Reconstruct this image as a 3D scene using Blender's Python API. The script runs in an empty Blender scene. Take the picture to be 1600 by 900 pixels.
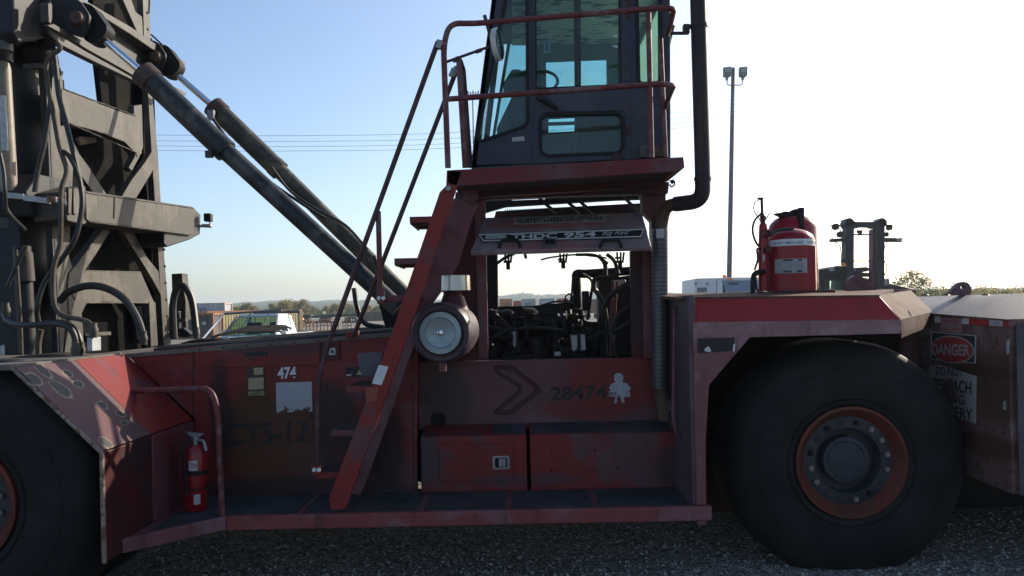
import bpy, bmesh, math, random
from mathutils import Vector, Matrix
from mathutils.geometry import tessellate_polygon
random.seed(7)
SC = bpy.context.scene
COL = SC.collection
R = math.radians
# ------------------------------------------------------------------ camera
F, CX, CY, ROLL, EYE = 1244.44, 800.0, 482.0, 0.021, 1.8      # focal length in photo pixels, horizon point, roll, eye height
cam = bpy.data.cameras.new('camera'); cam.lens = 28; cam.sensor_width = 36; cam.sensor_fit = 'HORIZONTAL'
cam.shift_y = (CY - 450) / 1600; cam.clip_start = 0.05; cam.clip_end = 9000
co = bpy.data.objects.new('camera', cam); COL.objects.link(co); SC.camera = co
cr, sr = math.cos(ROLL), math.sin(ROLL)
co.matrix_world = Matrix(((cr, sr, 0, 0), (0, 0, -1, 0), (-sr, cr, 0, EYE), (0, 0, 0, 1)))
# ------------------------------------------------------------------ sky, sun, exposure
SUN_EL, SUN_AZ = R(24.5), R(48)                                    # azimuth from +Y towards +X
W = bpy.data.worlds.new('World'); SC.world = W; W.use_nodes = True
wn = W.node_tree; sky = wn.nodes.new('ShaderNodeTexSky'); sky.sky_type = 'NISHITA'; sky.sun_disc = False
sky.sun_elevation = SUN_EL; sky.sun_rotation = SUN_AZ; sky.air_density = 0.9; sky.dust_density = 1.7; sky.ozone_density = 2.4
bg = wn.nodes['Background']; bg.inputs['Strength'].default_value = 0.15
wn.links.new(sky.outputs[0], bg.inputs['Color'])
sl = bpy.data.lights.new('sun', 'SUN'); sl.energy = 5.0; sl.angle = R(0.5); sl.color = (1, .90, .74)
so = bpy.data.objects.new('sun', sl); COL.objects.link(so)
sdir = Vector((math.cos(SUN_EL) * math.sin(SUN_AZ), math.cos(SUN_EL) * math.cos(SUN_AZ), math.sin(SUN_EL)))
so.rotation_euler = sdir.to_track_quat('Z', 'Y').to_euler(); so.location = sdir * 60
SC.view_settings.view_transform = 'Standard'; SC.view_settings.look = 'None'
SC.view_settings.exposure = 0.50; SC.view_settings.gamma = 1.0
# ------------------------------------------------------------------ photo measurements -> metres
def ray(px, py):
    u, v = px - CX, CY - py
    return (u * cr + v * sr) / F, (-u * sr + v * cr) / F
def at(px, py, Y):
    a, b = ray(px, py); return Vector((a * Y, Y, EYE + b * Y))
def onp(px, py, p0, n):
    a, b = ray(px, py); d = Vector((a, 1, b)); o = Vector((0, 0, EYE)); n = Vector(n)
    return o + d * ((Vector(p0) - o).dot(n) / d.dot(n))
def atL(pts, Y): return [at(p[0], p[1], Y if len(p) < 3 else p[2]) for p in pts]
def rnd(pts, r, n=4):
    out = []
    for i, p in enumerate(pts):
        p = Vector(p[:2]); a = Vector(pts[i - 1][:2]) - p; b = Vector(pts[(i + 1) % len(pts)][:2]) - p
        q = min(r, a.length * .45, b.length * .45)
        s, e = p + a.normalized() * q, p + b.normalized() * q
        for k in range(n + 1):
            t = k / n; out.append(tuple((1 - t) ** 2 * s + 2 * t * (1 - t) * p + t * t * e))
    return out
# ------------------------------------------------------------------ mesh builder
class MB:
    def __init__(s): s.v = []; s.f = []
    def add(s, vs, fs):
        o = len(s.v); s.v += [tuple(v) for v in vs]; s.f += [tuple(i + o for i in f) for f in fs]; return s
    def box(s, c, d, rot=None):
        c = Vector(c); h = Vector(d) / 2
        vs = [Vector((x * h.x, y * h.y, z * h.z)) for x in (-1, 1) for y in (-1, 1) for z in (-1, 1)]
        if rot is not None: vs = [rot @ v for v in vs]
        return s.add([c + v for v in vs], [(0, 1, 3, 2), (4, 6, 7, 5), (0, 4, 5, 1), (2, 3, 7, 6), (0, 2, 6, 4), (1, 5, 7, 3)])
    def span(s, a, b):
        return s.box([(a[i] + b[i]) / 2 for i in range(3)], [abs(a[i] - b[i]) for i in range(3)])
    def sheet(s, outer, off, holes=()):
        off = Vector(off); loops = [[Vector(p) for p in l] for l in [outer] + list(holes)]
        fl = [p for l in loops for p in l]; n = len(fl)
        if len(loops) > 1:
            bm = bmesh.new(); es = []; base = 0
            for l in loops:
                vv = [bm.verts.new(p) for p in l]
                es += [bm.edges.new((vv[i], vv[(i + 1) % len(vv)])) for i in range(len(vv))]
            bm.verts.index_update(); nn = Vector((0, 0, 0)); o_ = loops[0]
            for i in range(len(o_)): nn += (o_[i] - o_[0]).cross(o_[(i + 1) % len(o_)] - o_[0])
            r_ = bmesh.ops.triangle_fill(bm, use_beauty=True, edges=es, normal=nn.normalized())
            tris = [tuple(v.index for v in f.verts) for f in bm.faces]; bm.free()
        else: tris = tessellate_polygon(loops)
        fs = [tuple(t) for t in tris] + [tuple(i + n for i in reversed(t)) for t in tris]
        k = 0
        for l in loops:
            m = len(l)
            for i in range(m):
                a, b = k + i, k + (i + 1) % m; fs.append((a, b, b + n, a + n))
            k += m
        return s.add(fl + [p + off for p in fl], fs)
    def hull8(s, a, b):                                         # loft between two rings
        n = len(a); fs = [tuple(range(n - 1, -1, -1)), tuple(range(n, 2 * n))]
        for i in range(n): j = (i + 1) % n; fs.append((i, j, j + n, i + n))
        return s.add(list(a) + list(b), fs)
    def tube(s, pts, r, n=10, caps=True):
        pts = [Vector(p) for p in pts]; m = len(pts); rs = r if isinstance(r, (list, tuple)) else [r] * m
        vs, fs = [], []; up = None
        for i, p in enumerate(pts):
            t = (pts[min(i + 1, m - 1)] - pts[max(i - 1, 0)]).normalized()
            if up is None: up = Vector((0, 0, 1)) if abs(t.z) < .9 else Vector((0, 1, 0))
            x = t.cross(up)
            if x.length < 1e-4: x = t.orthogonal()
            x.normalize(); y = x.cross(t).normalized(); up = y
            for k in range(n):
                a = 2 * math.pi * k / n; vs.append(p + (x * math.cos(a) + y * math.sin(a)) * rs[i])
        for i in range(m - 1):
            for k in range(n):
                k2 = (k + 1) % n; fs.append((i * n + k, i * n + k2, (i + 1) * n + k2, (i + 1) * n + k))
        if caps: fs += [tuple(range(n - 1, -1, -1)), tuple(range((m - 1) * n, m * n))]
        return s.add(vs, fs)
    def lathe(s, prof, o, axis, n=32, caps=True):               # prof: (distance along axis, radius)
        o, t = Vector(o), Vector(axis).normalized(); x = t.orthogonal().normalized(); y = t.cross(x)
        vs, fs = [], []; m = len(prof)
        for (d, r) in prof:
            for k in range(n):
                a = 2 * math.pi * k / n; vs.append(o + t * d + (x * math.cos(a) + y * math.sin(a)) * max(r, 1e-4))
        for i in range(m - 1):
            for k in range(n):
                k2 = (k + 1) % n; fs.append((i * n + k, i * n + k2, (i + 1) * n + k2, (i + 1) * n + k))
        if caps: fs += [tuple(range(n - 1, -1, -1)), tuple(range((m - 1) * n, m * n))]
        return s.add(vs, fs)
    def build(s, name, m, parent=None, bevel=0.0, smooth=True, world=True):
        me = bpy.data.meshes.new(name); me.from_pydata(s.v, [], s.f); me.update()
        bm = bmesh.new(); bm.from_mesh(me); bmesh.ops.recalc_face_normals(bm, faces=bm.faces); bm.to_mesh(me); bm.free()
        if smooth:
            me.polygons.foreach_set('use_smooth', [True] * len(me.polygons)); me.set_sharp_from_angle(angle=R(38))
        return put(name, me, m, parent, bevel, world)
def put(name, me, m, parent=None, bevel=0.0, world=True):
    o = bpy.data.objects.new(name, me); COL.objects.link(o)
    if m is not None: me.materials.append(m)
    if parent is not None:
        o.parent = parent
        if world: o.matrix_parent_inverse = Matrix.Translation(-wloc(parent))
    if bevel:
        b = o.modifiers.new('bevel', 'BEVEL'); b.width = bevel; b.segments = 2; b.limit_method = 'ANGLE'; b.angle_limit = R(40)
    return o
def wloc(o):
    return Vector(o.get('wl', (0, 0, 0)))
def thing(name, label, cat, loc=(0, 0, 0), group=None, rz=0):
    o = bpy.data.objects.new(name, None); COL.objects.link(o); o.location = loc; o['wl'] = list(loc); o.rotation_euler.z = rz
    o.empty_display_size = .3
    return tag(o, label, cat, group)
def tag(o, label, cat, group=None, kind=None):
    if label: o['label'] = label
    if cat: o['category'] = cat
    if group: o['group'] = group
    if kind: o['kind'] = kind
    return o
def dup(root, loc, rz=0, label=None, s=1.0):
    def cp(o, par):
        c = o.copy(); COL.objects.link(c)
        if par is not None: c.parent = par
        for ch in kids.get(o, []): cp(ch, c)
        return c
    kids = {}
    for o in root.children_recursive: kids.setdefault(o.parent, []).append(o)
    r = cp(root, None); r.location = loc; r.rotation_euler.z = rz; r.scale = (s, s, s)
    if label: r['label'] = label
    return r
def arc(pts, n=6, r=.3):
    """smooth a 3-D polyline: Catmull-Rom"""
    P = [Vector(p) for p in pts]; P = [P[0] * 2 - P[1]] + P + [P[-1] * 2 - P[-2]]; out = []
    for i in range(1, len(P) - 2):
        a, b, c, d = P[i - 1:i + 3]
        for k in range(n):
            t = k / n
            out.append(.5 * ((2 * b) + (c - a) * t + (2 * a - 5 * b + 4 * c - d) * t * t + (3 * b - a - 3 * c + d) * t ** 3))
    out.append(P[-2]); return out
def bend(pts, r=.06, n=5):
    """polyline with rounded corners"""
    P = [Vector(p) for p in pts]; out = [P[0]]
    for i in range(1, len(P) - 1):
        a, p, b = P[i - 1], P[i], P[i + 1]
        q = min(r, (a - p).length * .48, (b - p).length * .48); s = p + (a - p).normalized() * q; e = p + (b - p).normalized() * q
        out += [(1 - t) ** 2 * s + 2 * t * (1 - t) * p + t * t * e for t in [k / n for k in range(n + 1)]]
    return out + [P[-1]]
def text(s, bl, br, tl, m, parent, name='lettering', off=(0, -.004, 0), bold=0.0, shear=0.0, label=None):
    cu = bpy.data.curves.new(name, 'FONT'); cu.body = s; cu.size = 1; cu.offset = bold; cu.shear = shear; cu.resolution_u = 3
    t = bpy.data.objects.new(name, cu); me = bpy.data.meshes.new_from_object(t); bpy.data.objects.remove(t)
    xs = [v.co.x for v in me.vertices]; ys = [v.co.y for v in me.vertices]
    x0, x1, y0, y1 = min(xs), max(xs), min(ys), max(ys); bl, br, tl = Vector(bl), Vector(br), Vector(tl); off = Vector(off)
    for v in me.vertices:
        v.co = bl + (br - bl) * ((v.co.x - x0) / (x1 - x0)) + (tl - bl) * ((v.co.y - y0) / (y1 - y0)) + off
    me.materials.clear()
    o = put(name, me, m, parent)
    if label: o['label'] = label
    return o
# ------------------------------------------------------------------ materials
class NT:
    def __init__(s, name):
        s.m = bpy.data.materials.new(name); s.m.use_nodes = True; s.t = s.m.node_tree; s.b = s.t.nodes['Principled BSDF']
        s.co = s.t.nodes.new('ShaderNodeTexCoord').outputs['Object']
    def n(s, typ, **k):
        x = s.t.nodes.new(typ)
        for a, b in k.items(): setattr(x, a, b)
        return x
    def set(s, inp, v):
        if hasattr(v, 'is_output') or isinstance(v, bpy.types.NodeSocket): s.t.links.new(v, inp)
        else: inp.default_value = (*v, 1) if isinstance(v, (tuple, list)) and len(v) == 3 and inp.type == 'RGBA' else v
    def scale(s, v, off=(0, 0, 0)):
        x = s.n('ShaderNodeMapping'); x.inputs['Scale'].default_value = v; x.inputs['Location'].default_value = off
        s.t.links.new(s.co, x.inputs[0]); return x.outputs[0]
    def noise(s, sc, det=5, vec=None, rough=.6, dist=0.0):
        x = s.n('ShaderNodeTexNoise'); x.inputs['Scale'].default_value = sc; x.inputs['Detail'].default_value = det
        x.inputs['Roughness'].default_value = rough; x.inputs['Distortion'].default_value = dist
        s.t.links.new(vec or s.co, x.inputs['Vector']); return x.outputs['Fac']
    def step(s, v, a, b):
        x = s.n('ShaderNodeMapRange', interpolation_type='SMOOTHSTEP'); s.set(x.inputs['Value'], v)
        x.inputs['From Min'].default_value = a; x.inputs['From Max'].default_value = b; return x.outputs['Result']
    def math(s, op, a, b=0.0):
        x = s.n('ShaderNodeMath', operation=op); s.set(x.inputs[0], a); s.set(x.inputs[1], b); return x.outputs[0]
    def mix(s, f, a, b):
        x = s.n('ShaderNodeMix', data_type='RGBA'); s.set(x.inputs[0], f); s.set(x.inputs[6], a); s.set(x.inputs[7], b); return x.outputs[2]
    def dist(s, c, r):
        x = s.n('ShaderNodeVectorMath', operation='SUBTRACT'); s.t.links.new(s.co, x.inputs[0]); x.inputs[1].default_value = c
        y = s.n('ShaderNodeVectorMath', operation='DIVIDE'); s.t.links.new(x.outputs[0], y.inputs[0]); y.inputs[1].default_value = r
        z = s.n('ShaderNodeVectorMath', operation='LENGTH'); s.t.links.new(y.outputs[0], z.inputs[0]); return z.outputs['Value']
    def bump(s, h, st=.3, d=.01):
        x = s.n('ShaderNodeBump'); x.inputs['Strength'].default_value = st; x.inputs['Distance'].default_value = d
        s.t.links.new(h, x.inputs['Height']); s.t.links.new(x.outputs[0], s.b.inputs['Normal'])
    def fin(s, col=None, rough=None, metal=None, spec=None):
        if col is not None: s.set(s.b.inputs['Base Color'], col)
        if rough is not None: s.set(s.b.inputs['Roughness'], rough)
        if metal is not None: s.set(s.b.inputs['Metallic'], metal)
        if spec is not None: s.set(s.b.inputs['Specular IOR Level'], spec)
        return s.m
def worn(name, base, fade, fa=.5, grime=(.012, .009, .007), ga=.35, rust=.12, rough=.5, spots=(), fs=1.5, streak=.5, metal=0.0, spec=.28):
    """old paint: chalky faded patches, grime runs, rust chips"""
    t = NT(name); a = t.noise(fs, 10, rough=.68, dist=.4)
    c = t.mix(t.step(a, .64 - fa * .32, .71 - fa * .26), base, fade)
    var = t.noise(fs * 6, 6); c = t.mix(t.math('MULTIPLY', t.step(var, .35, .75), .35), c, tuple(x * .55 for x in base))
    st = t.noise(1, 8, vec=t.scale((13, 13, .9)), rough=.7)
    c = t.mix(t.math('MULTIPLY', t.step(st, .53, .68), streak), c, grime)
    g = t.noise(fs * 2.3, 8, vec=t.scale((1, 1, 1), (3, 7, 1)), rough=.7); c = t.mix(t.math('MULTIPLY', t.step(g, .5, .78), ga), c, grime)
    for (ce, ra, colr, am) in spots:
        d = t.math('ADD', t.dist(ce, ra), t.math('ADD', t.math('MULTIPLY', t.math('SUBTRACT', t.noise(3.5, 8, rough=.7), .5), 1.3), t.math('MULTIPLY', t.math('SUBTRACT', st, .5), .5)))
        c = t.mix(t.math('MULTIPLY', t.math('SUBTRACT', 1.0, t.step(d, .6, 1.05)), am), c, colr)
    r = t.noise(19, 8, rough=.72, dist=.6); rm = t.step(r, .70 - rust * .45, .735 - rust * .45)
    c = t.mix(t.math('MULTIPLY', rm, .85), c, (.10, .045, .022))
    r2 = t.noise(60, 4); h = t.math('SUBTRACT', t.math('MULTIPLY', r2, .25), rm)
    t.bump(h, .25, .004)
    return t.fin(c, t.math('ADD', rough, t.math('MULTIPLY', rm, .25)), metal, spec)
def plain(name, col, rough=.5, metal=0.0, var=.3, sc=8, spec=.5, emit=0):
    t = NT(name); n = t.noise(sc, 6); c = t.mix(t.step(n, .3, .75), col, tuple(x * (1 - var) for x in col)); t.bump(t.noise(sc * 7, 3), .08, .003)
    return t.fin(c, rough, metal, spec)
def glass(name, tint, dirt=.06, floor=0.0):
    t = NT(name); tr = t.n('ShaderNodeBsdfTransparent'); tr.inputs[0].default_value = (*tint, 1)
    gl = t.n('ShaderNodeBsdfGlossy'); gl.inputs['Roughness'].default_value = .04
    df = t.n('ShaderNodeBsdfTranslucent'); df.inputs[0].default_value = (.5, .62, .55, 1)
    fr = t.n('ShaderNodeFresnel'); fr.inputs[0].default_value = 1.45
    m1 = t.n('ShaderNodeMixShader'); t.t.links.new(fr.outputs[0], m1.inputs[0]); t.t.links.new(tr.outputs[0], m1.inputs[1]); t.t.links.new(gl.outputs[0], m1.inputs[2])
    m2 = t.n('ShaderNodeMixShader'); t.set(m2.inputs[0], t.math('MAXIMUM', t.math('MULTIPLY', t.step(t.noise(5, 7, rough=.7), .45, .8), dirt), floor)); t.t.links.new(m1.outputs[0], m2.inputs[1]); t.t.links.new(df.outputs[0], m2.inputs[2])
    t.t.links.new(m2.outputs[0], t.t.nodes['Material Output'].inputs[0]); return t.m
RED, FADE = (.165, .019, .017), (.11, .044, .05)
M = {}
M['red'] = worn('red_paint', RED, FADE, .55)
M['red2'] = worn('red_paint_bright', (.2, .018, .014), FADE, .4, ga=.2, streak=.25)
M['purple'] = worn('oxidised_red_paint', (.15, .05, .058), (.17, .085, .095), .55, rust=.1)
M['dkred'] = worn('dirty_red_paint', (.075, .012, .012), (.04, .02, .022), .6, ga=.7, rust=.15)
bodyY = 5.65
M['body'] = worn('red_body_paint', RED, (.13, .05, .057), .45, fs=1.2, rust=.18, streak=.35, spots=(
    (at(425, 690, bodyY), (.45, .3, .42), (.068, .03, .016), .85), (at(390, 640, bodyY), (.2, .3, .3), (.055, .03, .009), .6),
    (at(345, 640, bodyY), (.10, .3, .45), (.014, .011, .011), .8), (at(520, 660, bodyY), (.22, .3, .32), (.013, .012, .012), .85),
    (at(600, 700, bodyY), (.22, .3, .35), (.012, .011, .012), .85), (at(470, 765, bodyY), (.9, .3, .12), (.02, .02, .02), .8),
    (at(450, 545, bodyY), (.5, .3, .05), (.03, .028, .028), .6)))
M['engpanel'] = worn('red_engine_panel_paint', (.125, .05, .055), (.15, .076, .084), .4, fs=1.1, rust=.06, streak=.3, spots=(
    (at(960, 590, 5.95), (.45, .3, .3), (.17, .013, .010), .8), (at(900, 640, 5.95), (.35, .3, .1), (.15, .014, .011), .6),
    (at(700, 620, 5.95), (.2, .3, .3), (.042, .032, .034), .8)))
M['boxpaint'] = worn('red_toolbox_paint', (.17, .017, .015), (.10, .046, .052), .4, rust=.14, streak=.3, spots=(
    (at(660, 720, 5.6), (.16, .3, .3), (.045, .035, .042), .8), (at(1050, 730, 5.6), (.14, .3, .2), (.035, .03, .036), .8), (at(820, 750, 5.6), (.5, .3, .05), (.055, .037, .046), .6)))
def chipped():
    t = NT('chipped_fender_paint'); c = t.mix(t.step(t.noise(3, 8, rough=.68), .42, .58), (.085, .017, .018), (.075, .026, .029)); w = t.math('SUBTRACT', t.noise(11, 8, rough=.72), .5); m = None
    for (x, y, rx, ry) in ((66, 577, .07, .022), (52, 592, .05, .03), (106, 583, .035, .02), (122, 600, .035, .026), (96, 609, .06, .03), (160, 633, .035, .022), (188, 646, .03, .02), (195, 660, .02, .022), (164, 691, .05, .02), (84, 600, .02, .02), (30, 583, .03, .02)):
        p = onp(x, y, (-2.75, 4.4, 1.535), (1, 0, .99)); d = t.math('ADD', t.dist(p, (rx, ry * 2.2, rx)), t.math('MULTIPLY', w, 2.0)); m = d if m is None else t.math('MINIMUM', m, d)
    c = t.mix(t.math('SUBTRACT', 1.0, t.step(m, 1.0, 1.06)), c, (.22, .18, .11)); c = t.mix(t.math('SUBTRACT', 1.0, t.step(m, .78, .86)), c, (.028, .02, .018))
    r = t.noise(22, 7, rough=.7); c = t.mix(t.step(r, .64, .67), c, (.10, .045, .025)); t.bump(t.step(m, .9, 1.0), .3, .004)
    return t.fin(c, .6)
M['chip'] = chipped()
M['mast'] = worn('mast_grey_paint', (.05, .044, .036), (.088, .077, .062), .5, grime=(.022, .016, .011), ga=1.0, rust=.07, fs=2.2, rough=.6, streak=.95)
M['mastdk'] = worn('greasy_shaded_mast_steel', (.018, .018, .022), (.032, .03, .03), .5, ga=.6, rust=.12, fs=2.2, rough=.55)  # greasy steel; its dark tone also serves as shade on the beam web
M['grease'] = worn('black_grease', (.011, .011, .012), (.02, .018, .017), .4, ga=.3, rust=.05, rough=.65, spec=.15)
M['strap'] = plain('dusty_flat_strap', (.2, .165, .125), .8, 0, .4, 9)
M['mast_shade'] = worn('inner_mast_shade_black', (.006, .006, .006), (.012, .011, .01), .4, ga=.3, rust=.03, rough=.8, spec=.04)  # near-black colour stands in for the shade inside the mast
M['cyl'] = worn('cylinder_paint', (.026, .03, .032), (.085, .083, .075), .55, ga=.5, rust=.1, fs=3, rough=.42)
M['cyl2'] = worn('cylinder_olive_paint', (.06, .055, .045), (.14, .12, .09), .5, ga=.4, rust=.14, fs=3, rough=.45)
M['chrome'] = plain('chrome_rod', (.75, .76, .78), .12, 1.0, .1)
M['cab'] = worn('cab_blue_grey_paint', (.04, .044, .062), (.056, .058, .076), .5, grime=(.1, .055, .025), ga=.3, rust=.08, fs=1.7, streak=.12, rough=.5)
M['black'] = plain('black_rubber', (.012, .012, .013), .65, 0, .3, 10, .3)
M['hose'] = plain('rubber_hose', (.02, .019, .018), .5, 0, .35, 14, .4)
M['hose2'] = plain('dusty_hose', (.085, .07, .052), .75, 0, .45, 12, .3)
M['exh'] = worn('exhaust_soot', (.03, .022, .026), (.05, .03, .026), .5, ga=.4, rust=.1, rough=.6)
M['exh2'] = worn('exhaust_rust', (.09, .06, .045), (.14, .09, .06), .5, ga=.4, rust=.3, rough=.6)
M['rail'] = worn('handrail_paint', (.13, .03, .03), (.18, .10, .105), .45, ga=.3, rust=.25, fs=4, rough=.5)
M['raildk'] = worn('dark_handrail_paint', (.06, .025, .026), (.1, .05, .05), .45, ga=.4, rust=.2, fs=4, rough=.5)
M['step'] = worn('anti_slip_step', (.035, .037, .042), (.06, .06, .065), .5, ga=.4, rust=.02, rough=.75, fs=4)
M['plate'] = plain('plate_white', (.62, .63, .63), .5, 0, .2, 25)
M['steel'] = plain('galvanised_steel', (.3, .31, .32), .38, .8, .4, 12)
M['alu'] = plain('air_filter_metal', (.27, .34, .37), .4, .55, .35, 5)
M['white'] = plain('white_paint', (.6, .6, .6), .5, 0, .15, 14)
M['offw'] = plain('off_white_label', (.42, .43, .43), .55, 0, .3, 20)
M['ink'] = plain('black_ink', (.008, .008, .009), .6, 0, .3, 14)
M['redink'] = plain('red_ink', (.42, .02, .02), .55, 0, .35, 12)
M['ext'] = plain('extinguisher_red', (.26, .009, .014), .3, 0, .3, 6)
M['tankred'] = worn('tank_red_enamel', (.26, .009, .02), (.2, .009, .022), .4, ga=.15, rust=.02, rough=.25, streak=.12)
M['amber'] = plain('amber_lens', (.9, .22, .02), .25, 0, .1)
M['teal'] = glass('tinted_cab_glass', (.66, .86, .86), .3)
M['teal2'] = glass('dusty_tinted_cab_glass', (.76, .91, .91), .35, .12)
M['clear'] = glass('vehicle_glass', (.5, .68, .62), .1)
M['liner'] = None
def liner():
    t = NT('peeling_headliner'); n = t.noise(7, 5, dist=.3, vec=t.scale((1, 2.4, 1)))
    return t.fin(t.mix(t.step(n, .52, .56), (.62, .6, .52), (.06, .07, .08)), .8)
M['liner'] = liner()
M['cabin'] = plain('cab_interior', (.035, .042, .047), .7, 0, .4, 5)
def tyre():
    t = NT('tyre_rubber'); n = t.noise(4, 7); c = t.mix(t.step(n, .35, .7), (.008, .0078, .0075), (.017, .0155, .0145)); t.bump(t.noise(40, 5), .2, .004)
    return t.fin(c, .72, 0, .25)
M['tyre'] = tyre()
M['rim'] = worn('rim_red_paint', (.15, .026, .017), (.09, .026, .018), .5, ga=.5, rust=.36, rough=.55, fs=4)
M['hub'] = worn('hub_blue_grey_paint', (.042, .044, .052), (.028, .03, .034), .5, ga=.5, rust=.12, rough=.5, fs=4)
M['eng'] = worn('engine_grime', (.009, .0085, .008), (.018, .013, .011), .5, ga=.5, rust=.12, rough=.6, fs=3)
M['cwt'] = worn('counterweight_paint', (.18, .10, .092), (.24, .16, .145), .5, grime=(.045, .022, .014), ga=.6, rust=.36, fs=2, streak=.6, rough=.6, spots=((at(1552, 600, 5.2), (.25, .55, .28), (.075, .032, .018), .85), (at(1545, 700, 5.2), (.3, .5, .1), (.07, .03, .018), .8), (at(1530, 580, 5.3), (.2, .5, .05), (.05, .025, .016), .9)))
M['cwt2'] = worn('counterweight_grey_paint', (.068, .064, .075), (.09, .084, .09), .5, grime=(.05, .03, .025), ga=.4, rust=.2, fs=2, streak=.6, rough=.55)
# ================================================================== GROUND
def gravel_mat():
    t = NT('gravel_ground'); v = t.n('ShaderNodeTexVoronoi'); v.inputs['Scale'].default_value = 34; t.t.links.new(t.co, v.inputs['Vector'])
    b = t.n('ShaderNodeSeparateColor'); t.t.links.new(v.outputs['Color'], b.inputs[0])
    c = t.mix(b.outputs[0], (.095, .083, .07), (.31, .285, .25)); big = t.noise(.35, 6)
    c = t.mix(t.step(big, .45, .7), c, (.125, .1, .074)); far = t.noise(.03, 5)
    c = t.mix(t.math('MULTIPLY', t.step(far, .4, .65), .6), c, (.26, .235, .2))
    t.bump(t.math('ADD', t.math('MULTIPLY', v.outputs['Distance'], -1.0), t.math('MULTIPLY', t.noise(9, 6), .6)), .8, .03)
    return t.fin(c, .9, 0, .2)
g = MB(); g.add([(-3000, -400, 0), (3000, -400, 0), (3000, 2600, 0), (-3000, 2600, 0)], [(0, 1, 2, 3)])
tag(g.build('ground', gravel_mat()), None, None, kind='structure')
st = MB(); rr = random.Random(3)
ico = bmesh.new(); bmesh.ops.create_icosphere(ico, subdivisions=1, radius=1); iv = [v.co.copy() for v in ico.verts]; ifc = [[v.index for v in f.verts] for f in ico.faces]; ico.free()
for i in range(22000):
    y = 4.5 + 2.6 * rr.random() ** 1.4; x = rr.uniform(-.78, .78) * y; s = rr.choice((.003, .004, .005, .006, .007, .009, .012)) * rr.uniform(.8, 1.2)
    rot = Matrix.Rotation(rr.random() * 6.3, 3, 'Z') @ Matrix.Rotation(rr.random() * 6.3, 3, 'X')
    sc = Vector((s * rr.uniform(.8, 1.4), s, s * rr.uniform(.5, .9)))
    st.add([rot @ Vector((a.x * sc.x, a.y * sc.y, a.z * sc.z)) + Vector((x, y, s * .35)) for a in iv], ifc)
def stone_mat():
    t = NT('gravel_stones'); c = t.mix(t.step(t.noise(28, 2), .35, .65), (.075, .068, .06), (.4, .38, .35)); return t.fin(c, .85, 0, .3)
tag(st.build('gravel', stone_mat(), smooth=False), None, None, kind='stuff')

# ================================================================== CONTAINER HANDLER (one thing)
H = thing('container_handler', 'huge weathered red container handler with tall cab, raised engine cover and mast at the left', 'container handler', (0, 6.9, 0))
def pl(pts, Y, t, name, m, parent=None, holes=(), bevel=.004):
    s = MB(); s.sheet(atL(pts, Y), (0, t, 0), [atL(h, Y) for h in holes]); return s.build(name, m, parent or H, bevel)
SZ = lambda px, py, Y: at(px, py, Y).z
# ---- chassis
c = MB()
c.span((-2.2, 5.72, .47), (-.75, 8.75, 1.40)); c.span((-.75, 6.16, .47), (1.16, 8.75, 1.40)); c.span((-2.9, 5.75, .6), (-2.2, 8.7, 1.45)); c.span((1.16, 6.45, .5), (3.9, 8.2, 1.58)); c.span((-4.4, 5.9, .6), (-2.9, 8.2, 1.3))
chassis = c.build('chassis', M['grease'], H, .01)
zd0, zd1 = 1.537, 1.672
d = MB(); d.sheet([(-3.25, bodyY - .015, zd0 - .02), (-2.74, bodyY - .015, zd0), (-.42, bodyY - .015, zd1), (-.42, bodyY - .015, zd1 - .03), (-2.74, bodyY - .015, zd0 - .03), (-3.25, bodyY - .015, zd0 - .05)], (0, 3.2, 0))
M['deck'] = worn('grimy_deck', (.12, .105, .09), (.16, .135, .115), .5, ga=.8, rust=.1, fs=3, streak=.2, rough=.8)
deck = d.build('deck', M['deck'], H, .004)
sp = MB(); sp.sheet(atL([(196, 553), (300, 543), (480, 529.5), (645, 517), (652, 560), (652, 772), (300, 777), (304, 654)], bodyY), (0, .06, 0))
side = sp.build('side_panel', M['body'], H, .004)
# lid strip of the side compartments, slightly proud, with slot handle
lid = pl([(304, 548), (500, 534), (500, 570), (305, 575)], bodyY - .012, .02, 'compartment_lid', M['body'], side)
pl([(383, 551), (417, 549), (417, 556), (383, 558)], bodyY - .02, .01, 'slot_handle', M['ink'], side)
pl([(391, 561), (402, 560.5), (402, 563), (391, 563.5)], bodyY - .016, .01, 'latch_slot', M['ink'], side)
pl([(508, 535), (530, 534), (531, 562), (508, 563)], bodyY - .018, .025, 'switch_plate', M['dkred'], side, bevel=.003)
pl(rnd([(514, 544), (524, 543.5), (524, 554.5), (514, 555)], 2), bodyY - .022, .006, 'switch_label', M['offw'], side, bevel=0)
pl(rnd([(517, 547.5), (521, 547), (521, 551.5), (517, 552)], 2), bodyY - .026, .006, 'switch', M['ink'], side, bevel=0)
s = MB(); s.sheet(atL([(431, 598), (487, 596.5), (488, 643), (432, 645)], bodyY - .005), (0, .003, 0))
def decal_mat(name, col, under, cx, cz, amt=.5, low=True):
    t = NT(name); n = t.noise(24, 8, rough=.75); sep = t.n('ShaderNodeSeparateXYZ'); t.t.links.new(t.co, sep.inputs[0])
    h = t.math('MULTIPLY', t.math('SUBTRACT', cz, sep.outputs[2]), 2.6 if low else 0.0)
    w = t.step(t.math('ADD', n, h), .60, .66); return t.fin(t.mix(w, t.mix(t.noise(9, 4), col, tuple(x * .8 for x in col)), under), .55)
s.build('blank_label', decal_mat('worn_white_label', (.36, .37, .39), (.06, .02, .014), 0, SZ(460, 628, bodyY)), side)
M['oldwhite'] = decal_mat('old_white_print', (.5, .5, .49), (.13, .03, .025), 0, 0, low=False)
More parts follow.
